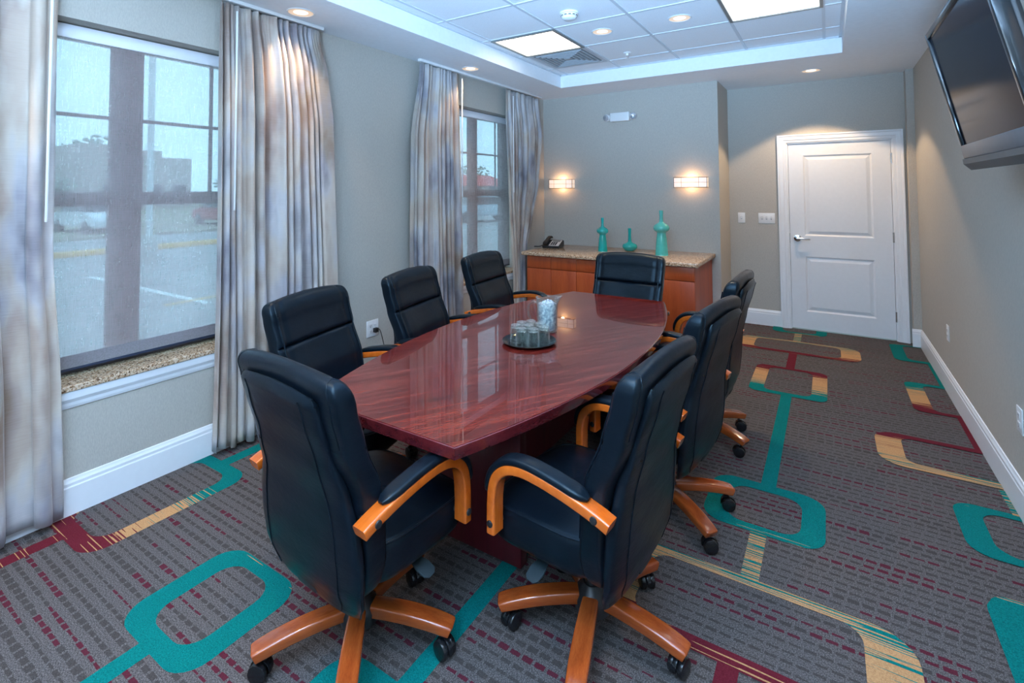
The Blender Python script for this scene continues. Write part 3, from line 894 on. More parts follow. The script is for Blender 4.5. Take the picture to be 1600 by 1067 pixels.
# ------------------------------------------------------------------ wall fittings
# emergency light
M['lens'] = simple('lamp_lens', (0.62, 0.68, 0.74), 0.12, 0.6, coat=0.5)
root = empty('emergency_light', (-2.04, B, 2.38)); tag(root, 'white emergency light with two round heads high on the wall', 'emergency light')
mb = MB(); mb.box(-0.115, 0.115, -0.065, 0.0, -0.052, 0.052, bev=0.008); mb.build('housing', M['plastic_w'], root)
for s in (-1, 1):
    mb = MB()
    q = Vector((s*0.35, -1, -0.15)).normalized()
    c0 = Vector((s*0.160, -0.045, 0.0))
    mb.cyl(c0 - q*0.035, c0+q*0.02, 0.044, 28, bev=0.010)
    mb.cyl((s*0.11, -0.03, 0), (s*0.14, -0.03, 0), 0.012, 10)
    hd = mb.build('lamp_head', M['plastic_w'], root)
    mb = MB(); qm = q.to_track_quat('Z', 'Y').to_matrix()
    mb.lathe([(0.040, 0.0205), (0.038, 0.025), (0.026, 0.031), (0.0005, 0.034)], c0, 24, 0, qm); mb.build('lens', M['lens'], hd)

# sconces
M['mica'] = emis('lit_mica_shade', (1.0, 0.62, 0.34), 1.2)[0]
nt = M['mica'].node_tree; b = nt.nodes['Principled BSDF']
f = noise(nt, coords(nt, (5, 1, 5)), 1.6, 1)
tc = nt.nodes.new('ShaderNodeTexCoord'); sp = nt.nodes.new('ShaderNodeSeparateXYZ'); nt.links.new(tc.outputs['Object'], sp.inputs[0])
r2 = math_n(nt, 'ADD', math_n(nt, 'POWER', math_n(nt, 'ADD', math_n(nt, 'DIVIDE', sp.outputs[0], 0.12), 0.1), 2.0), 0.0)
nt.links.new(math_n(nt, 'ADD', 0.26, math_n(nt, 'DIVIDE', 0.42, math_n(nt, 'ADD', 1.0, r2))), b.inputs['Emission Strength'])
M['brass'] = simple('dark_bronze', (0.16, 0.12, 0.09), 0.35, 0.8)
def sconce(x0, x1, label):
    cx = (x0+x1)/2; hw = (x1-x0)/2; z0, z1 = -0.055, 0.055
    root = empty('wall_sconce', (cx, B, 1.60)); tag(root, label, 'wall light', 'glowing rectangular wall sconces')
    mb = MB(); mb.box(-hw*0.5, hw*0.5, -0.02, 0, -0.045, 0.045, bev=0.003); mb.build('back_plate', M['brass'], root)
    mb = MB()
    pts = [(-hw+0.01, -0.002), (-hw+0.02, -0.07), (0, -0.095), (hw-0.02, -0.07), (hw-0.01, -0.002)]
    pts = [(-hw+0.01, -0.003), (-hw+0.01, -0.075), (-hw*0.5, -0.087), (0, -0.09), (hw*0.5, -0.087), (hw-0.01, -0.075), (hw-0.01, -0.003)]
    inner = [(x*0.985, y+0.003) for x, y in pts]
    rings = [[(x, y, z) for x, y in pts] for z in (z0+0.004, z1-0.004)]
    vs = []
    mb.loft([[(x, y, z0+0.004) for x, y in pts]+[(x, y, z0+0.004) for x, y in reversed(inner)], [(x, y, z1-0.004) for x, y in pts]+[(x, y, z1-0.004) for x, y in reversed(inner)]], cap=True)
    mb.build('shade', M['mica'], root, smooth=False)
    mb = MB()
    for z in (z0, z1, 0.0):
        t_ = 0.0032 if z else 0.0014
        for (xa, ya), (xb, yb) in zip(pts, pts[1:]):
            mb.tube([(xa, ya-0.002, z), (xb, yb-0.002, z)], t_, 6)
    for x, y in pts[1:-1:1]:
        if abs(x) > 0.001 and abs(x) < hw*0.6: t_ = 0.0014
        else: t_ = 0.0030
        if abs(x) < 0.001: continue
        mb.tube([(x, y-0.002, z0), (x, y-0.002, z1)], t_, 6)
    mb.build('metal_frame', M['brass'], root)
    light('sconce_lamp', 'POINT', (0, -0.045, 0.042), 0.7, (1.0, 0.55, 0.26), parent=root, shadow_soft_size=0.02)
    light('sconce_lamp', 'POINT', (0, -0.045, -0.042), 0.45, (1.0, 0.55, 0.26), parent=root, shadow_soft_size=0.02)
sconce(-2.98, -2.64, 'glowing rectangular wall sconce above the telephone')
sconce(-1.435, -1.07, 'glowing rectangular wall sconce above the tallest teal vase')

# switches and outlets
def plate(name, loc, rz, w_, h_, label, cat, kind):
    root = empty(name, loc, rz); tag(root, label, cat)
    mb = MB(); mb.box(-w_/2, w_/2, -0.006, 0, -h_/2, h_/2, bev=0.003); mb.build('cover_plate', M['plastic_w'], root)
    n = {'s1': 1, 's3': 3}.get(kind, 0)
    for k in range(n):
        x = (k-(n-1)/2)*0.046
        mb = MB(); mb.box(x-0.0055, x+0.0055, -0.0125, -0.005, -0.006, 0.013, bev=0.0015); mb.build('toggle', M['plastic_w'], root)
        mb = MB(); mb.box(x-0.008, x+0.008, -0.0068, -0.0058, -0.016, 0.016); mb.build('slot', M['vent'], root, smooth=False)
    if kind[0] == 'o':
        for x in ([0] if kind == 'o1' else [-0.023, 0.023]):
            for z in (-0.021, 0.021):
                mb = MB(); mb.box(x-0.016, x+0.016, -0.0085, -0.005, z-0.014, z+0.014, bev=0.002); rc = mb.build('socket', M['plastic_w'], root)
                mb = MB()
                for dx in (-0.006, 0.006): mb.box(x+dx-0.0012, x+dx+0.0012, -0.009, -0.0083, z-0.002, z+0.007)
                mb.box(x-0.002, x+0.002, -0.009, -0.0083, z-0.010, z-0.006)
                mb.build('slots', M['slot'], rc, smooth=False)
    return root
plate('light_switch', (-0.846, D, 1.195), 0, 0.075, 0.118, 'single white light switch on the wall near the pillar', 'light switch', 's1')
plate('light_switch', (-0.588, D, 1.195), 0, 0.165, 0.115, 'triple white light switch plate beside the door', 'light switch', 's3')
plate('wall_outlet', (XR, 4.93, 0.45), R(90)*-1+PI*0, 0.08, 0.118, 'white wall outlet low on the right wall near the door corner', 'outlet', 'o1')
plate('wall_outlet', (XR, 3.275, 0.45), R(-90), 0.08, 0.118, 'white wall outlet on the right wall cut by the photo edge', 'outlet', 'o1')
ol = plate('wall_outlet', (XL, 2.822, 0.438), R(90), 0.122, 0.13, 'double white wall outlet with a cord, behind the left chairs', 'outlet', 'o2')
mb = MB(); mb.box(XL+0.006, XL+0.036, 2.825, 2.86, 0.405, 0.44, bev=0.004)
mb.tube(catmull([(XL+0.03, 2.845, 0.43), (XL+0.05, 2.86, 0.42), (XL+0.05, 2.90, 0.30), (XL+0.055, 2.93, 0.18), (XL+0.06, 3.0, 0.05), (XL+0.06, 3.15, 0.006)], 5), 0.0032, 8)
tag(mb.build('power_cord', M['black']), 'thin black power cord hanging from the left wall outlet', 'cord')

# ------------------------------------------------------------------ television
def television():
    c = Vector((0.483, 2.621, 1.981)); tilt = 0.211
    root = empty('television', (XR, 2.621, 1.95)); tag(root, 'black flat television tilted down on the right wall', 'television')
    # local frame: width along Y, up along u, normal n toward the room (-x)
    n = Vector((-math.cos(tilt), 0, -math.sin(tilt))); r = Vector((0, 1, 0)); u = Vector((-math.sin(tilt), 0, math.cos(tilt)))
    Mx = Matrix((r, u, n)).transposed().to_4x4(); Mx.translation = c - Vector((XR, 2.621, 1.95))
    w2, h2 = 0.465, 0.2615
    mb = MB()
    mb.box(-w2, w2, -h2, h2, -0.004, 0.0, M=Mx); mb.build('screen', M['screen'], root, smooth=False)
    # front bezel
    mb = MB()
    bz = 0.030
    for (x0, x1, y0, y1) in ((-w2-bz, -w2, -h2-0.02, h2+bz), (w2, w2+bz, -h2-0.02, h2+bz), (-w2, w2, h2, h2+bz)):
        mb.box(x0, x1, y0, y1, -0.035, 0.010, bev=0.006, M=Mx)
    mb.build('bezel', M['gloss_black'], root)
    mb = MB()
    mb.box(-w2-bz, w2+bz, -h2-0.062, -h2, -0.035, 0.012, bev=0.004, M=Mx)
    mb.build('lower_bezel', M['tv_grey'], root)
    # speaker bar under it, chamfered
    mb = MB()
    prof = [(-h2-0.062, -0.04), (-h2-0.062, 0.018), (-h2-0.085, 0.020), (-h2-0.118, 0.0), (-h2-0.118, -0.04)]
    rings = [[Mx @ Vector((x, y, z)) for y, z in prof] for x in (-w2-bz+0.004, w2+bz-0.004)]
    mb.loft(rings); mb.build('speaker_bar', M['tv_grey2'], root, smooth=False)
    mb = MB()
    # stepped back housing
    mb.box(-w2-bz+0.01, w2+bz-0.01, -h2-0.10, h2+bz-0.01, -0.060, -0.033, bev=0.012, M=Mx)
    mb.box(-w2*0.78, w2*0.78, -h2*0.85, h2*0.8, -0.095, -0.058, bev=0.015, M=Mx)
    mb.build('back_housing', M['black'], root)
    # wall bracket
    mb = MB()
    mb.box(-0.022, -0.002, -0.14, 0.14, -0.14, 0.20)
    mb.box(-0.16, -0.018, -0.10, -0.07, 0.04, 0.08); mb.box(-0.16, -0.018, 0.07, 0.10, 0.04, 0.08)
    mb.box(-0.10, -0.018, -0.10, -0.07, -0.10, -0.06); mb.box(-0.10, -0.018, 0.07, 0.10, -0.10, -0.06)
    mb.build('wall_bracket', M['black'], root, smooth=False)
M['screen'] = simple('tv_screen', (0.010, 0.013, 0.022), 0.12, spec=0.14)
M['screen'].node_tree.nodes['Principled BSDF'].inputs['IOR'].default_value = 1.22
M['gloss_black'] = simple('gloss_black', (0.008, 0.012, 0.016), 0.12, coat=0.1)
M['tv_grey'] = simple('tv_grey', (0.11, 0.12, 0.135), 0.35)
M['tv_grey2'] = simple('tv_speaker_grey', (0.07, 0.085, 0.095), 0.45)
television()

# ------------------------------------------------------------------ sideboard
def sideboard():
    x0, x1 = -2.86, -1.06
    yf, yb = 4.885, B-0.002
    zt = 0.802
    root = empty('sideboard', ((x0+x1)/2, (yf+yb)/2, 0)); tag(root, 'long cherry wood sideboard with drawers over doors along the back wall', 'sideboard')
    off = (-(x0+x1)/2, -(yf+yb)/2, 0)
    def put(mb, nm, mt, par=root, **k):
        o = mb.build(nm, mt, par, **k)
        if par is root: o.location = off
        return o
    mb = MB(); mb.box(x0, x1, yf+0.02, yb, 0.09, zt); mb.box(x0+0.02, x1-0.02, yf+0.07, yb, 0, 0.09)
    put(mb, 'carcass', M['cherry'], smooth=False)
    n = 6; wd = (x1-x0)/n; gp = 0.0022
    for k in range(n):
        a, b_ = x0+wd*k+gp, x0+wd*(k+1)-gp
        mb = MB(); mb.box(a, b_, yf, yf+0.019, 0.668, zt-0.006, bev=0.0015); put(mb, 'drawer', M['cherry'])
        mb = MB(); mb.box(a, b_, yf, yf+0.019, 0.10, 0.662, bev=0.0015); put(mb, 'cabinet_door', M['cherry'])
    mb = MB(); mb.box(-2.915, -1.022, yf-0.035, yb, 0.803, 0.842, bev=0.006)
    o = mb.build('countertop', M['granite']); tag(o, 'speckled tan granite countertop on the sideboard', 'countertop')
sideboard()

CT = 0.8425
def vase(x, y, prof, mat, label):
    mb = MB(); mb.lathe(prof, (x, y, CT), 40)
    tag(mb.build('vase', mat, angle=70), label, 'vase', 'teal ceramic vases on the sideboard')
def sc(prof, sr, sz): 
    return [(p.x*sr, p.z*sz) for p in catmull([(a, 0, b_) for a, b_ in prof], 5)]
tall = [(0.001, 0), (0.050, 0.0), (0.051, 0.01), (0.043, 0.12), (0.036, 0.175), (0.040, 0.19), (0.058, 0.205), (0.065, 0.225), (0.058, 0.245), (0.036, 0.262), (0.018, 0.275), (0.0145, 0.31), (0.016, 0.364), (0.012, 0.366), (0.010, 0.32), (0.001, 0.30)]
vase(-2.13, 5.31, sc(tall, 1.0, 1.0), M['teal_glaze'], 'medium teal vase with a waist bulge, left of the three')
vase(-1.885, 5.50, sc([(0.001, 0), (0.045, 0.0), (0.070, 0.018), (0.082, 0.045), (0.072, 0.072), (0.040, 0.088), (0.022, 0.10), (0.018, 0.13), (0.016, 0.18), (0.018, 0.243), (0.014, 0.245), (0.012, 0.2), (0.001, 0.19)], 1, 1.0), M['teal_glaze'], 'short round-bellied teal vase with a thin neck')
vase(-1.475, 5.30, sc(tall, 1.27, 1.25), M['pale_glaze'], 'tallest pale teal vase, right of the three')

# telephone
def telephone():
    root = empty('telephone', (-2.775, 5.36, CT), R(8)); tag(root, 'black desk telephone on the left end of the countertop', 'telephone')
    mb = MB()
    prof = [(-0.10, 0.0), (-0.10, 0.022), (0.085, 0.085), (0.10, 0.078), (0.10, 0.0)]
    mb.loft([[(x, y, z) for y, z in prof] for x in (-0.105, 0.105)])
    es = [e for e in mb.bm.edges]
    bmesh.ops.bevel(mb.bm, geom=es, offset=0.006, segments=2, affect='EDGES')
    mb.build('body', M['black'], root)
    a = math.atan2(0.063, 0.185)
    Mx = Matrix.Translation((0, -0.10, 0.0225)) @ Matrix.Rotation(a, 4, 'X')
    mb = MB(); mb.box(-0.028, 0.094, 0.015, 0.17, 0.001, 0.004, M=Mx); mb.build('faceplate', M['phone_face'], root, smooth=False)
    mb = MB(); mb.box(-0.015, 0.082, 0.125, 0.160, 0.004, 0.006, M=Mx); mb.build('display', M['phone_lcd'], root, smooth=False)
    mb = MB()
    for i in range(3):
        for j in range(4):
            mb.box(-0.012+i*0.026, 0.006+i*0.026, 0.030+j*0.022, 0.044+j*0.022, 0.004, 0.008, M=Mx)
    mb.build('keypad', M['black'], root, smooth=False)
    mb = MB()
    mb.sweep(catmull([(-0.068, -0.105, 0.045), (-0.068, -0.09, 0.062), (-0.068, -0.03, 0.082), (-0.068, 0.04, 0.105), (-0.068, 0.088, 0.115), (-0.068, 0.112, 0.108)], 5), rrect(0.024, 0.013, 0.008), (1, 0, 0))
    mb.build('handset', M['black'], root)
    mb = MB(); path = []
    for i in range(120):
        t_ = i/119; a_ = t_*2*PI*16
        path.append((-0.10-0.11*t_+0.006*math.cos(a_), -0.09+0.01*t_, 0.012+0.006*math.sin(a_)+0.02*(1-t_)**4))
    mb.tube(path, 0.0022, 6); mb.build('coiled_cord', M['black'], root)
M['phone_face'] = simple('phone_face', (0.62, 0.58, 0.54), 0.5)
M['phone_lcd'] = simple('phone_display', (0.16, 0.15, 0.13), 0.3)
telephone()

# ------------------------------------------------------------------ conference table
TCX = -1.332; TY_0, TY_1 = 1.232, 3.575
def table():
    cy = (TY_0+TY_1)/2
    root = empty('conference_table', (TCX, cy, 0)); tag(root, 'long boat-shaped mahogany conference table with a glossy top', 'table')
    L2 = (TY_1-TY_0)/2
    def outline(ins=0.0, n=28):
        pts = []
        def hw(t): return 0.350 + (0.572-0.350)*(1-(t)**2)
        for i in range(n+1):
            t_ = -1+2*i/n
            pts.append((hw(t_)-ins, t_*(L2-ins)))
        for i in range(n+1):
            t_ = 1-2*i/n
            pts.append((-hw(t_)+ins, t_*(L2-ins)))
        return pts
    lay = [(TZ-0.0475, 0.012), (TZ-0.044, 0.006), (TZ-0.012, 0.0), (TZ-0.004, 0.0), (TZ-0.0022, 0.0022)]
    mb = MB(); mb.loft([[(x, y, z) for x, y in outline(i_)] for z, i_ in lay]); mb.build('edge_band', M['mahogany_e'], root, angle=30)
    mb = MB(); mb.loft([[(x, y, z) for x, y in outline(i_)] for z, i_ in ((TZ-0.002, 0.0035), (TZ-0.0006, 0.0035), (TZ, 0.0042))]); mb.build('tabletop', M['mahogany'], root, angle=30)
    for (y0, y1) in ((1.782, 1.832), (3.02, 3.07)):
        mb = MB(); mb.box(-0.25, 0.25, y0-cy, y1-cy, 0.0, TZ-0.048, bev=0.002); mb.build('pedestal', M['mahogany_v'], root)
    mb = MB(); mb.box(-0.02, 0.02, 1.832-cy, 3.02-cy, 0.12, TZ-0.048); mb.build('stretcher_panel', M['mahogany_v'], root, smooth=False)
table()

# tray, tumblers, pitcher
M['tray'] = simple('black_tray', (0.006, 0.008, 0.010), 0.12, spec=0.35)
TRX, TRY = -1.315, 2.262
mb = MB(); mb.lathe([(0.001, 0.002), (0.105, 0.002), (0.120, 0.006), (0.137, 0.016), (0.139, 0.0155), (0.122, 0.0025), (0.106, 0.0), (0.001, 0.0)], (TRX, TRY, TZ+0.0005), 56)
tag(mb.build('serving_tray', M['tray']), 'round black serving tray of tumblers on the table', 'tray')
def tumbler_mesh():
    mb = MB()
    prof = [(0.0308, 0.0), (0.0312, 0.004), (0.0295, 0.045), (0.0270, 0.078), (0.0262, 0.083), (0.022, 0.086), (0.010, 0.084), (0.0005, 0.0835),
            (0.0005, 0.071), (0.018, 0.072), (0.0245, 0.069), (0.0275, 0.045), (0.0288, 0.0), (0.0308, 0.0)]
    mb.lathe([(r_, z) for r_, z in prof], n=72, cap=False)
    # fluted side wall
    for i, v in enumerate(mb.bm.verts):
        if (i % 72) % 2 == 0 and 0.003 < v.co.z < 0.079 and math.hypot(v.co.x, v.co.y) > 0.026:
            v.co.x *= 0.972; v.co.y *= 0.972
    return mb
offs = [(-0.066, -0.022), (-0.008, -0.062), (0.048, -0.040), (-0.006, 0.008), (0.074, 0.024), (-0.072, 0.046), (-0.040, 0.098 - 0.01), (0.024, 0.078)]
lab = ['upside-down tumbler at the front left of the tray', 'upside-down tumbler at the very front of the tray', 'upside-down tumbler at the front right of the tray', 'upside-down tumbler in the middle of the tray',
       'upside-down tumbler at the right of the tray beside the pitcher', 'upside-down tumbler at the left rear of the tray', 'upside-down tumbler at the farthest back of the tray', 'upside-down tumbler at the rear right of the tray']
proto = tumbler_mesh().build('tumbler', M['glass'], angle=50)
for k, ((dx, dy), lb) in enumerate(zip(offs, lab)):
    o = proto if k == 0 else proto.copy()
    if k: COL.objects.link(o)
    o.location = (TRX+dx, TRY+dy, TZ+0.003)
    tag(o, lb, 'glass', 'upside-down tumblers on the tray')
def pitcher():
    root = empty('water_pitcher', (-1.335, 2.50, TZ+0.0006), R(20)); tag(root, 'clear glass pitcher full of ice water on the table', 'pitcher')
    mb = MB()
    n = 48
    def ring(r_, z, spout):
        out = []
        for i in range(n):
            a = 2*PI*i/n
            d = math.cos(a)
            k = max(0, d)**14*spout
            out.append((math.cos(a)*(r_+k*0.022), math.sin(a)*r_, z+k*0.012))
        return out
    outer = [(0.046, 0.0, 0), (0.053, 0.003, 0), (0.055, 0.02, 0), (0.057, 0.12, 0), (0.058, 0.155, 0.1), (0.061, 0.175, 0.6), (0.064, 0.186, 1.0)]
    inner = [(0.0615, 0.186, 1.0), (0.0585, 0.174, 0.6), (0.0545, 0.154, 0.1), (0.0535, 0.12, 0), (0.0515, 0.02, 0), (0.046, 0.009, 0)]
    mb.loft([ring(*p) for p in outer+inner])
    mb.build('glass_body', M['glass'], root)
    mb = MB()
    mb.sweep(catmull([(-0.052, 0, 0.150), (-0.075, 0, 0.158), (-0.100, 0, 0.140), (-0.108, 0, 0.105), (-0.096, 0, 0.065), (-0.076, 0, 0.040), (-0.052, 0, 0.030)], 6), rrect(0.008, 0.005, 0.0035), (0, 1, 0))
    mb.build('handle', M['glass'], root)
    rnd = random.Random(4)
    mb = MB()
    mb.lathe([(0.001, 0.0100), (0.046, 0.0105), (0.0508, 0.020), (0.0528, 0.12), (0.0535, 0.145), (0.050, 0.152), (0.02, 0.154), (0.001, 0.154)], n=40)
    for k in range(26):
        a = rnd.uniform(0, 2*PI); rr_ = rnd.uniform(0.004, 0.040); s_ = rnd.uniform(0.008, 0.012)
        Mx = Matrix.Translation((rr_*math.cos(a), rr_*math.sin(a), 0.152+rnd.uniform(-0.004, 0.008))) @ Matrix.Rotation(rnd.uniform(0, 3), 4, Vector((rnd.random(), rnd.random(), rnd.random()+0.1)).normalized())
        mb.box(-s_, s_, -s_, s_, -s_, s_, bev=0.003, seg=1, M=Mx)
    mb.build('ice_water', M['ice'], root)
pitcher()

# ------------------------------------------------------------------ conference chairs
# local frame: +Y is where the sitter looks, origin on the floor under the gas column
def make_chair():
    root = empty('conference_chair')
    # ---- upholstered back: front face and rear face as functions of height (y negative = rearwards)
    FR = [(0.33, -0.105), (0.42, -0.090), (0.55, -0.100), (0.65, -0.118), (0.80, -0.180), (0.92, -0.215), (1.00, -0.238)]
    RE = [(0.33, -0.175), (0.42, -0.178), (0.55, -0.185), (0.65, -0.202), (0.80, -0.260), (0.92, -0.292), (1.00, -0.312)]
    HWT = [(0.33, 0.235), (0.45, 0.258), (0.60, 0.268), (0.80, 0.274), (0.95, 0.278), (1.02, 0.276)]
    def pad(z0, z1, name, bulge, top_round, bot_round, arch=0.0, crease=False, soft_top=False, soft_bot=False, want=False):
        mb = MB()
        NZ, NA = 44, 72
        rings = []
        for i in range(NZ+1):
            k = i/NZ
            z = z0+(z1-z0)*k
            # rounding of the ends
            dt, db = (z1-z), (z-z0)
            s = 1.0
            fcut = 0.0
            if dt < top_round:
                q_ = math.sqrt(max(0.0, 1-(1-dt/top_round)**2))
                if soft_top: fcut = max(fcut, 1-q_)
                else: s = min(s, q_)
            if db < bot_round:
                q_ = math.sqrt(max(0.0, 1-(1-db/bot_round)**2))
                if soft_bot: fcut = max(fcut, 1-q_)
                else: s = min(s, q_)
            s = max(s, 0.04)
            yf, yr = lerp_tab(FR, z)+bulge, lerp_tab(RE, z)
            hy = (yf-yr)/2; yc = (yf+yr)/2
            hx = lerp_tab(HWT, z) - (1-s)*0.030
            ring = []
            for (px_, py_) in superell(hx, hy*max(s, 0.04), 5.5, NA):
                u = px_/hx
                y = yc+py_
                if py_ > 0:   # front: hollow in the middle, wings at the sides
                    y -= fcut*0.022*max(0.0, 1-abs(u)**14)
                    y += 0.016*(abs(u)**2.4) - 0.004
                    y += -0.010*max(0, 1-((abs(u)-0.80)/0.05)**2)*0.5 if abs(u) > 0.75 and abs(u) < 0.85 else 0
                    if crease: y -= 0.012*math.exp(-(u/0.045)**2) - 0.006*math.exp(-((abs(u)-0.13)/0.07)**2)
                zz_ = z + arch*(1-u*u)*k
                ring.append((px_, y, zz_))
            rings.append(ring)
        mb.loft(rings)
        po = mb.build(name, M['leather'], root, angle=60)
        return (po, rings) if want else po
    pad(0.335, 0.8005, 'backrest', 0.0, 0.022, 0.05, crease=True, soft_top=True)
    hr = pad(0.7995, 1.001, 'headrest', 0.001, 0.050, 0.022, arch=0.020, soft_bot=True, want=True)
    hr, hrings = hr
    for s in (-1, 1):
        fr_, bk_ = [], []
        for ring in hrings[3:]:
            hx = max(p[0] for p in ring); cyr = sum(p[1] for p in ring)/len(ring)
            fr_.append(Vector(min((p for p in ring if p[1] >= cyr), key=lambda p: abs(p[0]-s*hx*0.90))))
            bk_.append(Vector(min((p for p in ring if p[1] < cyr), key=lambda p: abs(p[0]-s*hx*0.90))))
        mb = MB(); mb.tube(fr_ + list(reversed(bk_))[1:], 0.0022, 6); mb.build('end_seam', M['leather'], hr)
    # welts down both sides of the front
    for s in (-1, 1):
        mb = MB()
        mb.tube([(s*(lerp_tab(HWT, z)*0.90), lerp_tab(FR, z)+0.0085, z) for z in [0.42+0.04*i for i in range(14)]], 0.0035, 6)
        mb.build('side_welt', M['leather'], root)
    # ---- rear shell
    mb = MB()
    SH = [(0.245, -0.150), (0.30, -0.196), (0.38, -0.222), (0.50, -0.234), (0.62, -0.244), (0.75, -0.274), (0.88, -0.312), (0.960, -0.334)]
    SI = [(0.245, -0.135), (0.30, -0.165), (0.50, -0.178), (0.65, -0.196), (0.80, -0.254), (0.92, -0.286), (0.985, -0.300)]
    SW = [(0.245, 0.150), (0.285, 0.222), (0.34, 0.252), (0.45, 0.263), (0.53, 0.258), (0.66, 0.228), (0.78, 0.212), (0.985, 0.206)]
    rings = []
    NZ = 34
    for i in range(NZ+1):
        k = i/NZ
        z = 0.245+(0.955-0.245)*k
        dt = 0.955-z; db = z-0.245
        s = 1.0
        if dt < 0.02: s = math.sqrt(max(0.02, 1-(1-dt/0.02)**2))
        if db < 0.03: s = min(s, math.sqrt(max(0.02, 1-(1-db/0.03)**2)))
        yo, yi = lerp_tab(SH, z), lerp_tab(SI, z)
        hy = (yi-yo)/2*s; yc = (yi+yo)/2
        hx = lerp_tab(SW, z)-(1-s)*0.012
        ring = []
        for px_, py_ in superell(hx, hy, 6, 52):
            u = px_/hx
            y = yc+py_
            y += 0.022*abs(u)**3.0*(1-0.5*k) * (1 if py_ < 0 else 0.35)
            ring.append((px_, y, z+0.016*(1-u*u)*k))
        rings.append(ring)
    mb.loft(rings); sh = mb.build('back_shell', M['leather'], root, angle=60)
    for s in (-1, 1):
        mb = MB()
        path = []
        for i in range(22):
            z = 0.30+0.635*i/21
            hx = lerp_tab(SW, z)
            u = 0.72
            path.append((s*hx*u - s*0.10*max(0, (0.55-z))*0.0, lerp_tab(SH, z)+0.022*u**3*(1-0.5*(z-0.245)/0.71)-0.0004, z+0.016*(1-u*u)*(z-0.245)/0.71))
        mb.tube(path, 0.0018, 6)
        mb.build('stitched_seam', M['leather'], sh)
    # ---- seat
    mb = MB()
    rings = []
    sx, sy0, sy1 = 0.258, -0.150, 0.290
    cy_, hy_ = (sy0+sy1)/2, (sy1-sy0)/2
    def sring(scale_x, scale_y, z, crown=0.0):
        out = []
        for px_, py_ in superell(sx*scale_x, hy_*scale_y, 5.0, 60):
            fr_ = (py_/hy_)
            zz_ = z + crown - (0.020*max(0, fr_-0.5)**2*4*0.5)
            zz_ -= 0.008*math.exp(-((py_-0.02)/0.010)**2)*(1 if crown > 0.001 or scale_x > 0.95 and z > 0.46 else 0)
            out.append((px_, cy_+py_, zz_))
        return out
    for sc_, z in ((0.90, 0.350), (0.96, 0.354), (0.995, 0.372), (1.0, 0.40), (1.0, 0.445), (0.992, 0.461), (0.97, 0.470)): rings.append(sring(sc_, sc_ if sc_ < 0.99 else 1.0, z))
    for sc_, cr in ((0.93, 0.003), (0.85, 0.006), (0.72, 0.010), (0.55, 0.013), (0.38, 0.015), (0.2, 0.016), (0.04, 0.016)): rings.append(sring(sc_, sc_, 0.470, cr))
    mb.loft(rings); seat = mb.build('seat', M['leather'], root, angle=60)
    mb = MB()
    pr_ = superell(sx*0.990, hy_*0.990, 5.0, 80)
    pth = [(a, cy_+b_, 0.468-(0.020*max(0, b_/hy_-0.5)**2*2)) for a, b_ in pr_]
    pth.append(pth[0]); mb.tube(pth, 0.0035, 6); mb.build('seat_welt', M['leather'], seat)
    # ---- arms
    for s in (-1, 1):
        X = s*0.292
        path = catmull([(X, -0.220, 0.588), (X, -0.17, 0.605), (X, -0.08, 0.627), (X, 0.02, 0.643), (X, 0.09, 0.645), (X, 0.145, 0.630), (X, 0.183, 0.592), (X, 0.197, 0.540), (X, 0.200, 0.480), (X, 0.200, 0.412)], 6)
        mb = MB(); mb.sweep(path, rrect(0.027, 0.0165, 0.007, 3), (1, 0, 0))
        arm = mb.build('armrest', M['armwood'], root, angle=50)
        # pad on top, wrapping over the front curve
        top = []
        sel = path[8:44]
        for i, p in enumerate(sel):
            t_ = (sel[min(i+1, len(sel)-1)]-sel[max(i-1, 0)]).normalized()
            nrm = Vector((1, 0, 0)).cross(t_).normalized()
            if nrm.z < 0 and i < 20: nrm = -nrm
            if i >= 20 and nrm.y < 0 and nrm.z < 0.3: nrm = -nrm
            top.append(p + nrm*0.024)
        scs = []
        for i in range(len(top)):
            e = min(i, len(top)-1-i)
            k = min(1, (e+0.3)/4.0)
            q_ = math.sqrt(1-(1-k)**2)
            th = 1.0 if i < 24 else 1.0-0.45*(i-24)/11
            scs.append((q_, max(0.1, q_)*th))
        mb = MB(); mb.sweep(top, rrect(0.029, 0.0125, 0.0115, 4), (1, 0, 0), scales=scs)
        mb.build('arm_pad', M['leather'], arm, angle=60)
        for (yy, zz_) in ((-0.178, 0.601), (0.200, 0.445)):
            mb = MB(); mb.cyl((X+s*0.024, yy, zz_), (X+s*0.0315, yy, zz_), 0.0115, 16, bev=0.003); mb.build('screw_cap', M['black'], arm)
        for (yy, zz_, xi) in ((0.200, 0.435, 0.235), (-0.178, 0.600, 0.22)):
            mb = MB(); mb.cyl((s*xi, yy, zz_), (X-s*0.024, yy, zz_), 0.009, 12); mb.build('mounting_bolt', M['black'], arm)
    # ---- mechanism, column, hub
    mb = MB(); mb.box(-0.085, 0.085, -0.14, 0.12, 0.300, 0.352, bev=0.008); mb.box(-0.05, 0.05, -0.20, -0.10, 0.30, 0.35, bev=0.006)
    mech = mb.build('tilt_mechanism', M['black'], root)
    for s in (-1, 1):
        mb = MB(); mb.tube([(s*0.06, 0.06, 0.325), (s*0.15, 0.065, 0.322), (s*0.20, 0.07, 0.315)], 0.006, 8)
        mb.sweep([(s*0.185, 0.07, 0.316), (s*0.20, 0.07, 0.314), (s*0.235, 0.072, 0.305), (s*0.262, 0.074, 0.296), (s*0.272, 0.075, 0.292)], rrect(0.028, 0.004, 0.0035), (0, 1, 0), scales=[0.35, 0.7, 1.0, 0.9, 0.45])
        mb.build('lever', M['lever'], mech)
    mb = MB(); mb.lathe([(0.026, 0.13), (0.026, 0.22), (0.034, 0.222), (0.034, 0.302)], n=24); mb.build('gas_column', M['black'], root)
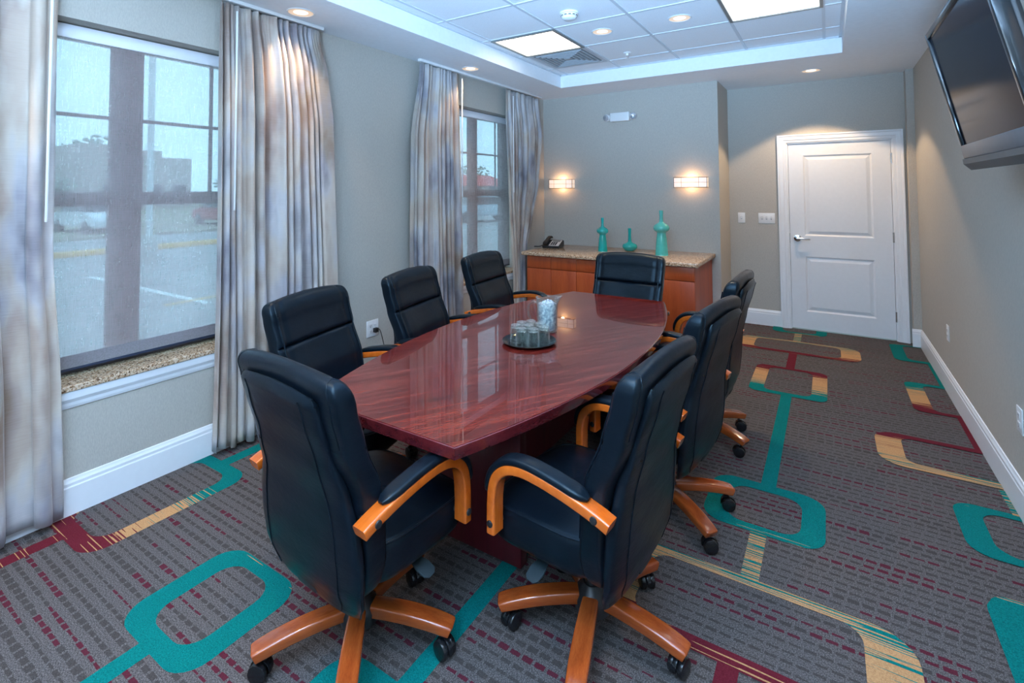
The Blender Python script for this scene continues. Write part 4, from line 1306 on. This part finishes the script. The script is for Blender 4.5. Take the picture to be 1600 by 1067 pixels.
    mb = MB(); mb.lathe([(0.001, 0.068), (0.045, 0.068), (0.062, 0.080), (0.064, 0.118), (0.056, 0.138), (0.040, 0.150), (0.032, 0.165), (0.001, 0.165)], n=30)
    mb.build('hub', M['black'], root)
    return root
M['lever'] = simple('grey_lever', (0.020, 0.032, 0.038), 0.55, spec=0.15)

def make_leg(parent):
    """leg pointing along local +X of its own object"""
    mb = MB()
    path = catmull([(0.050, 0, 0.122), (0.10, 0, 0.122), (0.17, 0, 0.118), (0.24, 0, 0.109), (0.290, 0, 0.099), (0.318, 0, 0.092), (0.325, 0, 0.089)], 5)
    n = len(path)
    scs = []
    for i in range(n):
        t_ = i/(n-1)
        w_ = 1.0 + 0.16*math.sin(PI*t_)
        h_ = 1.12 - 0.30*t_
        if i == n-1: w_, h_ = 0.45, 0.4
        elif i == n-2: w_, h_ = 0.72, 0.62
        elif i == n-3: w_, h_ = 0.88, 0.76
        scs.append((w_, h_))
    mb.sweep(path, rrect(0.0275, 0.0195, 0.009, 4), (0, 1, 0), scales=scs)
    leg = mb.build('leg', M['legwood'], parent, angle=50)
    return leg
def make_caster(parent, swivel):
    mb = MB()
    cx_ = 0.292
    Rm = Matrix.Translation((cx_, 0, 0)) @ Matrix.Rotation(swivel, 4, 'Z')
    def wh(y0, y1):
        a = Rm @ Vector((0.012, y0, 0.0310)); b_ = Rm @ Vector((0.012, y1, 0.0310))
        mb.cyl(a, b_, 0.0305, 26, bev=0.005)
    wh(-0.026, -0.007); wh(0.007, 0.026)
    mb.cyl(Rm @ Vector((0.012, -0.008, 0.0310)), Rm @ Vector((0.012, 0.008, 0.0310)), 0.019, 18)
    # hood
    ring0 = []
    hood = []
    for i in range(9):
        a = PI*(-0.08+1.12*i/8)
        hood.append(Rm @ Vector((0.012+0.033*math.cos(a), 0, 0.031+0.033*math.sin(a))))
    mb.sweep(hood, rrect(0.0075, 0.0016, 0.001, 2), tuple((Rm.to_3x3() @ Vector((0, 1, 0)))))
    mb.cyl((cx_, 0, 0.045), (cx_, 0, 0.080), 0.0065, 10)
    return mb.build('caster', M['rubber'], parent)

chair0 = make_chair()
def add_base(root, angs, rz, seed):
    rnd = random.Random(seed)
    for a in angs:
        leg = make_leg_copy(root)
        leg.rotation_euler = (0, 0, R(a)-rz)
        cs = make_caster(leg, rnd.uniform(0, 2*PI))
leg_mesh = [None]
def make_leg_copy(root):
    if leg_mesh[0] is None:
        l = make_leg(root); leg_mesh[0] = l.data; return l
    l = bpy.data.objects.new('leg', leg_mesh[0]); COL.objects.link(l); l.parent = root; return l

chairs = [
 # x, y, heading, dz, leg phase, label
 (-1.380, 1.213, 85.5, 0.004, 23, 'black leather chair at the near end of the table, back to the camera'),
 (-0.728, 1.680, 175.0, 0.0, 68, 'nearest black leather chair on the right side of the table'),
 (-0.695, 2.470, 172.0, 0.010, 33, 'middle black leather chair of the three on the right side'),
 (-0.716, 3.310, 178.0, 0.010, 46, 'farthest black leather chair on the right side, toward the door'),
 (-2.025, 1.708, 12.0, 0.0, 10, 'nearest black leather chair on the window side of the table'),
 (-2.050, 2.480, 10.0, 0.005, 50, 'middle black leather chair on the window side, beside the wall outlet'),
 (-2.140, 3.390, 4.0, 0.005, 30, 'farthest black leather chair on the window side, before the far window'),
 (-1.343, 3.640, -91.0, 0.008, 5, 'black leather chair at the far end of the table, before the sideboard'),
]
for k, (x, y, hd, dz, ph, lb) in enumerate(chairs):
    r_ = chair0 if k == 0 else copy_tree(chair0)
    rz = R(hd-90)
    r_.location = (x, y, 0); r_.rotation_euler = (0, 0, rz)
    tag(r_, lb, 'chair', 'black leather conference chairs round the table')
    chairs[k] = (r_, rz, dz, ph)
for k, (r_, rz, dz, ph) in enumerate(chairs):
    for ch in r_.children:
        if ch.name.split('.')[0] not in ('hub', 'gas_column'): ch.location.z += dz
    add_base(r_, [ph+72*i for i in range(5)], rz, 20+k)

# ------------------------------------------------------------------ outdoors, seen through the shades
M['asphalt'] = simple('asphalt', (0.30, 0.30, 0.30), 0.9, var=0.2, vscale=2)
M['grass'] = simple('dry_grass', (0.30, 0.27, 0.20), 0.95, var=0.3, vscale=1)
M['yellow'] = simple('yellow_kerb', (0.75, 0.42, 0.12), 0.7)
M['concrete'] = simple('concrete', (0.50, 0.49, 0.47), 0.8, var=0.1, vscale=4)
M['line_w'] = simple('road_line', (0.70, 0.70, 0.70), 0.8)
M['brickdark'] = simple('hazed_brown_facade', (0.42, 0.36, 0.33), 0.8, var=0.1)  # paled: distance haze is put into the facade colour
M['facade2'] = simple('hazed_grey_facade', (0.45, 0.40, 0.37), 0.8, var=0.1)  # haze over the far buildings mixed into this colour too
M['redroof'] = simple('red_roof', (0.60, 0.06, 0.05), 0.6)
M['darkglass'] = simple('dark_glass', (0.03, 0.04, 0.05), 0.1)
M['foliage'] = simple('hazed_bare_foliage', (0.36, 0.42, 0.36), 0.9, var=0.4, vscale=3)  # lightened to stand for the haze in front of the trees
M['bark'] = simple('bark', (0.10, 0.075, 0.06), 0.9)
GZ = -0.30
XO = XL-0.27
mb = MB(); mb.box(-140, XO, -60, 130, GZ-0.2, GZ); o = mb.build('ground', M['asphalt'], smooth=False); o.name = 'parking_lot'; tag(o, kind='structure')
mb = MB(); mb.box(-4.9, XO-0.02, -30, 60, GZ, GZ+0.12); tag(mb.build('planting_strip', M['grass'], smooth=False), kind='structure')
mb = MB(); mb.box(-5.4, -4.9, -30, 60, GZ, GZ+0.13); tag(mb.build('footpath', M['concrete'], smooth=False), kind='structure')
mb = MB(); mb.box(-140, -24, -60, 130, GZ, GZ+0.10); tag(mb.build('verge', M['grass'], smooth=False), kind='structure')
mb = MB(); mb.box(-18.4, -18.0, -2.0, 14.5, GZ, GZ+0.14, bev=0.02); tag(mb.build('kerb', M['yellow']), 'long yellow painted kerb across the parking lot', 'kerb', 'yellow kerbs')
mb = MB(); mb.box(-9.1, -9.0, 3.9, 8.0, GZ, GZ+0.01); tag(mb.build('painted_line', M['yellow']), 'thin yellow line on the asphalt near the window', 'road marking')
for k in range(3):
    mb = MB(); mb.box(-13.5, -8.6, 1.6+2.7*k, 1.72+2.7*k, GZ, GZ+0.008, M=Matrix.Rotation(0, 4, 'Z')); tag(mb.build('parking_line', M['line_w'], smooth=False), ['nearest white parking line seen through the left pane', 'middle white parking line on the asphalt outside', 'farthest white parking line on the asphalt outside'][k], 'road marking', 'parking lines')
def facade(name, x, y0, y1, h_, mat, label, steps=(), roof=None):
    root = empty(name, (x, (y0+y1)/2, GZ)); tag(root, label, 'building')
    cy = (y0+y1)/2
    mb = MB(); mb.box(-9, 0, y0-cy, y1-cy, 0, h_)
    for a, b_, hh in steps: mb.box(-8.5, 0.05, a-cy, b_-cy, 0, hh)
    mb.build('walls', mat, root, smooth=False)
    nW = max(2, int((y1-y0)/3.2))
    for k in range(nW):
        yy = y0-cy + (k+0.5)*(y1-y0)/nW
        mb = MB(); mb.box(0.02, 0.08, yy-0.7, yy+0.7, 1.2, 2.6); mb.build('window', M['darkglass'], root, smooth=False)
    if roof:
        mb = MB(); mb.loft([[(-9.5, y0-cy-0.4, h_), (0.5, y0-cy-0.4, h_), (0.5, y1-cy+0.4, h_), (-9.5, y1-cy+0.4, h_)], [(-6, y0-cy+2, h_+roof), (-3, y0-cy+2, h_+roof), (-3, y1-cy-2, h_+roof), (-6, y1-cy-2, h_+roof)]]); mb.build('roof', M['redroof'], root, smooth=False)
facade('brown_building', -62, 15.5, 23.6, 4.5, M['brickdark'], 'brown stepped building across the road, seen in the left pane', ((19.0, 23.6, 6.7),))
facade('grey_building', -62, 24.4, 29.3, 5.6, M['facade2'], 'grey brown building across the road, right of the brown one', ((24.4, 26.2, 6.3),))
facade('red_roofed_building', -41, 47, 66, 2.4, M['facade2'], 'low building with a red roof seen through the far window', (), 1.6)
# lamp posts
def lamp_post(x, y, h_, r_, label, arm=True):
    root = empty('lamp_post', (x, y, GZ)); tag(root, label, 'lamp post')
    mb = MB(); mb.cyl((0, 0, 0), (0, 0, h_), r_, 16); mb.build('pole', M['pale_pole'], root)
    mb = MB(); mb.cyl((0, 0, 0), (0, 0, 0.7), r_*2.6, 20, bev=0.02); mb.build('base', M['concrete'], root)
    mb = MB(); mb.box(-0.1, 1.2, -0.12, 0.12, h_-0.05, h_+0.06, bev=0.03); mb.build('lamp_head', M['frame_dark'], root)
M['pale_pole'] = simple('pale_pole', (0.66, 0.68, 0.68), 0.5)
lamp_post(-15.0, 6.08, 8.5, 0.075, 'thick pale lamp post close outside the near window')
lamp_post(-45.0, 25.0, 7.4, 0.09, 'distant thin lamp post above the roofs')
# trees
def tree(x, y, h_, r_, seed, label):
    rnd = random.Random(seed)
    root = empty('tree', (x, y, GZ)); tag(root, label, 'tree', 'trees beyond the parking lot')
    mb = MB(); mb.tube([(0, 0, 0), (0.05, 0.03, h_*0.3), (0, 0.1, h_*0.6)], 0.16, 8, scales=[1.3, 1, 0.5])
    for k in range(6):
        a = rnd.uniform(0, 6.28); mb.tube([(0, 0.03, h_*0.35), (math.cos(a)*r_*0.4, math.sin(a)*r_*0.4, h_*0.6), (math.cos(a)*r_*0.7, math.sin(a)*r_*0.7, h_*0.8)], 0.07, 6, scales=[1, 0.6, 0.2])
    mb.build('trunk', M['bark'], root)
    bm_ = MB()
    for k in range(200):
        a = rnd.uniform(0, 6.28); u = rnd.uniform(-1, 1); q = (rnd.random())**0.4
        p = Vector((math.cos(a)*math.sqrt(1-u*u)*r_*q, math.sin(a)*math.sqrt(1-u*u)*r_*q, h_*0.62+u*h_*0.38*q))
        s_ = rnd.uniform(0.18, 0.42)*r_*0.32
        Mx = Matrix.Translation(p) @ Matrix.Rotation(rnd.uniform(0, 3), 4, Vector((rnd.random(), rnd.random(), 1)).normalized())
        r = bmesh.ops.create_icosphere(bm_.bm, subdivisions=1, radius=s_, matrix=Mx @ Matrix.Diagonal((1, 0.7, 0.5, 1)))
    bm_.build('foliage', M['foliage'], root, smooth=False)
tl = [(-78, 20, 8.6, 3.6, 'tall tree behind the low part of the brown building'), (-80, 27, 9.6, 3.8, 'tall tree behind the high part of the brown building'), (-58, 31.8, 3.9, 1.9, 'small tree just right of the grey building'), (-60, 37.0, 4.9, 2.4, 'middle tree right of the grey building'),
      (-64, 44.5, 6.4, 3.0, 'tree at the right edge of the near window'), (-52, 14.0, 3.4, 1.7, 'low tree left of the brown building'), (-58, 70, 6.6, 3.4, 'tree above the red roof in the far window'), (-62, 84, 7.2, 3.6, 'far tree right of the red roof')]
for k, (x, y, h_, r_, lb) in enumerate(tl): tree(x, y, h_, r_, 40+k, lb)
# parked cars
def car(x, y, rz, mat, label):
    root = empty('car', (x, y, GZ), rz); tag(root, label, 'car', 'parked cars')
    mb = MB()
    prof = [(-2.15, 0.35), (-2.2, 0.75), (-1.9, 0.92), (-1.0, 0.98), (0.9, 1.0), (1.9, 0.90), (2.2, 0.72), (2.2, 0.35)]
    mb.loft([[(a, y_, z) for a, z in prof] for y_ in (-0.86, 0.86)]); bmesh.ops.bevel(mb.bm, geom=list(mb.bm.edges), offset=0.08, segments=3, affect='EDGES'); mb.build('body', mat, root)
    mb = MB(); cab = lambda s, z: [(-1.35+s*0.45, -0.78+s*0.14, z), (1.15-s*0.7, -0.78+s*0.14, z), (1.15-s*0.7, 0.78-s*0.14, z), (-1.35+s*0.45, 0.78-s*0.14, z)]
    mb.loft([cab(0, 0.93), cab(1, 1.42)]); mb.build('cabin', M['darkglass'], root, smooth=False)
    mb = MB(); c2 = cab(1, 1.425); mb.box(c2[0][0]-0.03, c2[1][0]+0.03, -0.66, 0.66, 1.41, 1.46, bev=0.02); mb.build('roof', mat, root)
    for sx in (-1.35, 1.35):
        for sy in (-0.88, 0.70):
            mb = MB(); mb.cyl((sx, sy, 0.33), (sx, sy+0.2, 0.33), 0.33, 24, bev=0.04); mb.build('wheel', M['rubber'], root)
M['carw'] = simple('white_car_paint', (0.70, 0.74, 0.78), 0.2, coat=0.6)
M['cars'] = simple('silver_car_paint', (0.42, 0.50, 0.56), 0.25, 0.3, coat=0.6)
M['carr'] = simple('red_car_paint', (0.45, 0.05, 0.05), 0.2, coat=0.6)
car(-27.5, 9.0, R(3), M['carw'], 'white parked car farthest left outside the near window')
car(-27.0, 14.6, R(-2), M['carr'], 'red parked car outside the near window')
car(-27.2, 18.5, R(2), M['cars'], 'silver parked car outside the near window, right of the red one')
car(-17.0, 24.0, R(60), M['cars'], 'silver blue parked car seen through the far window')
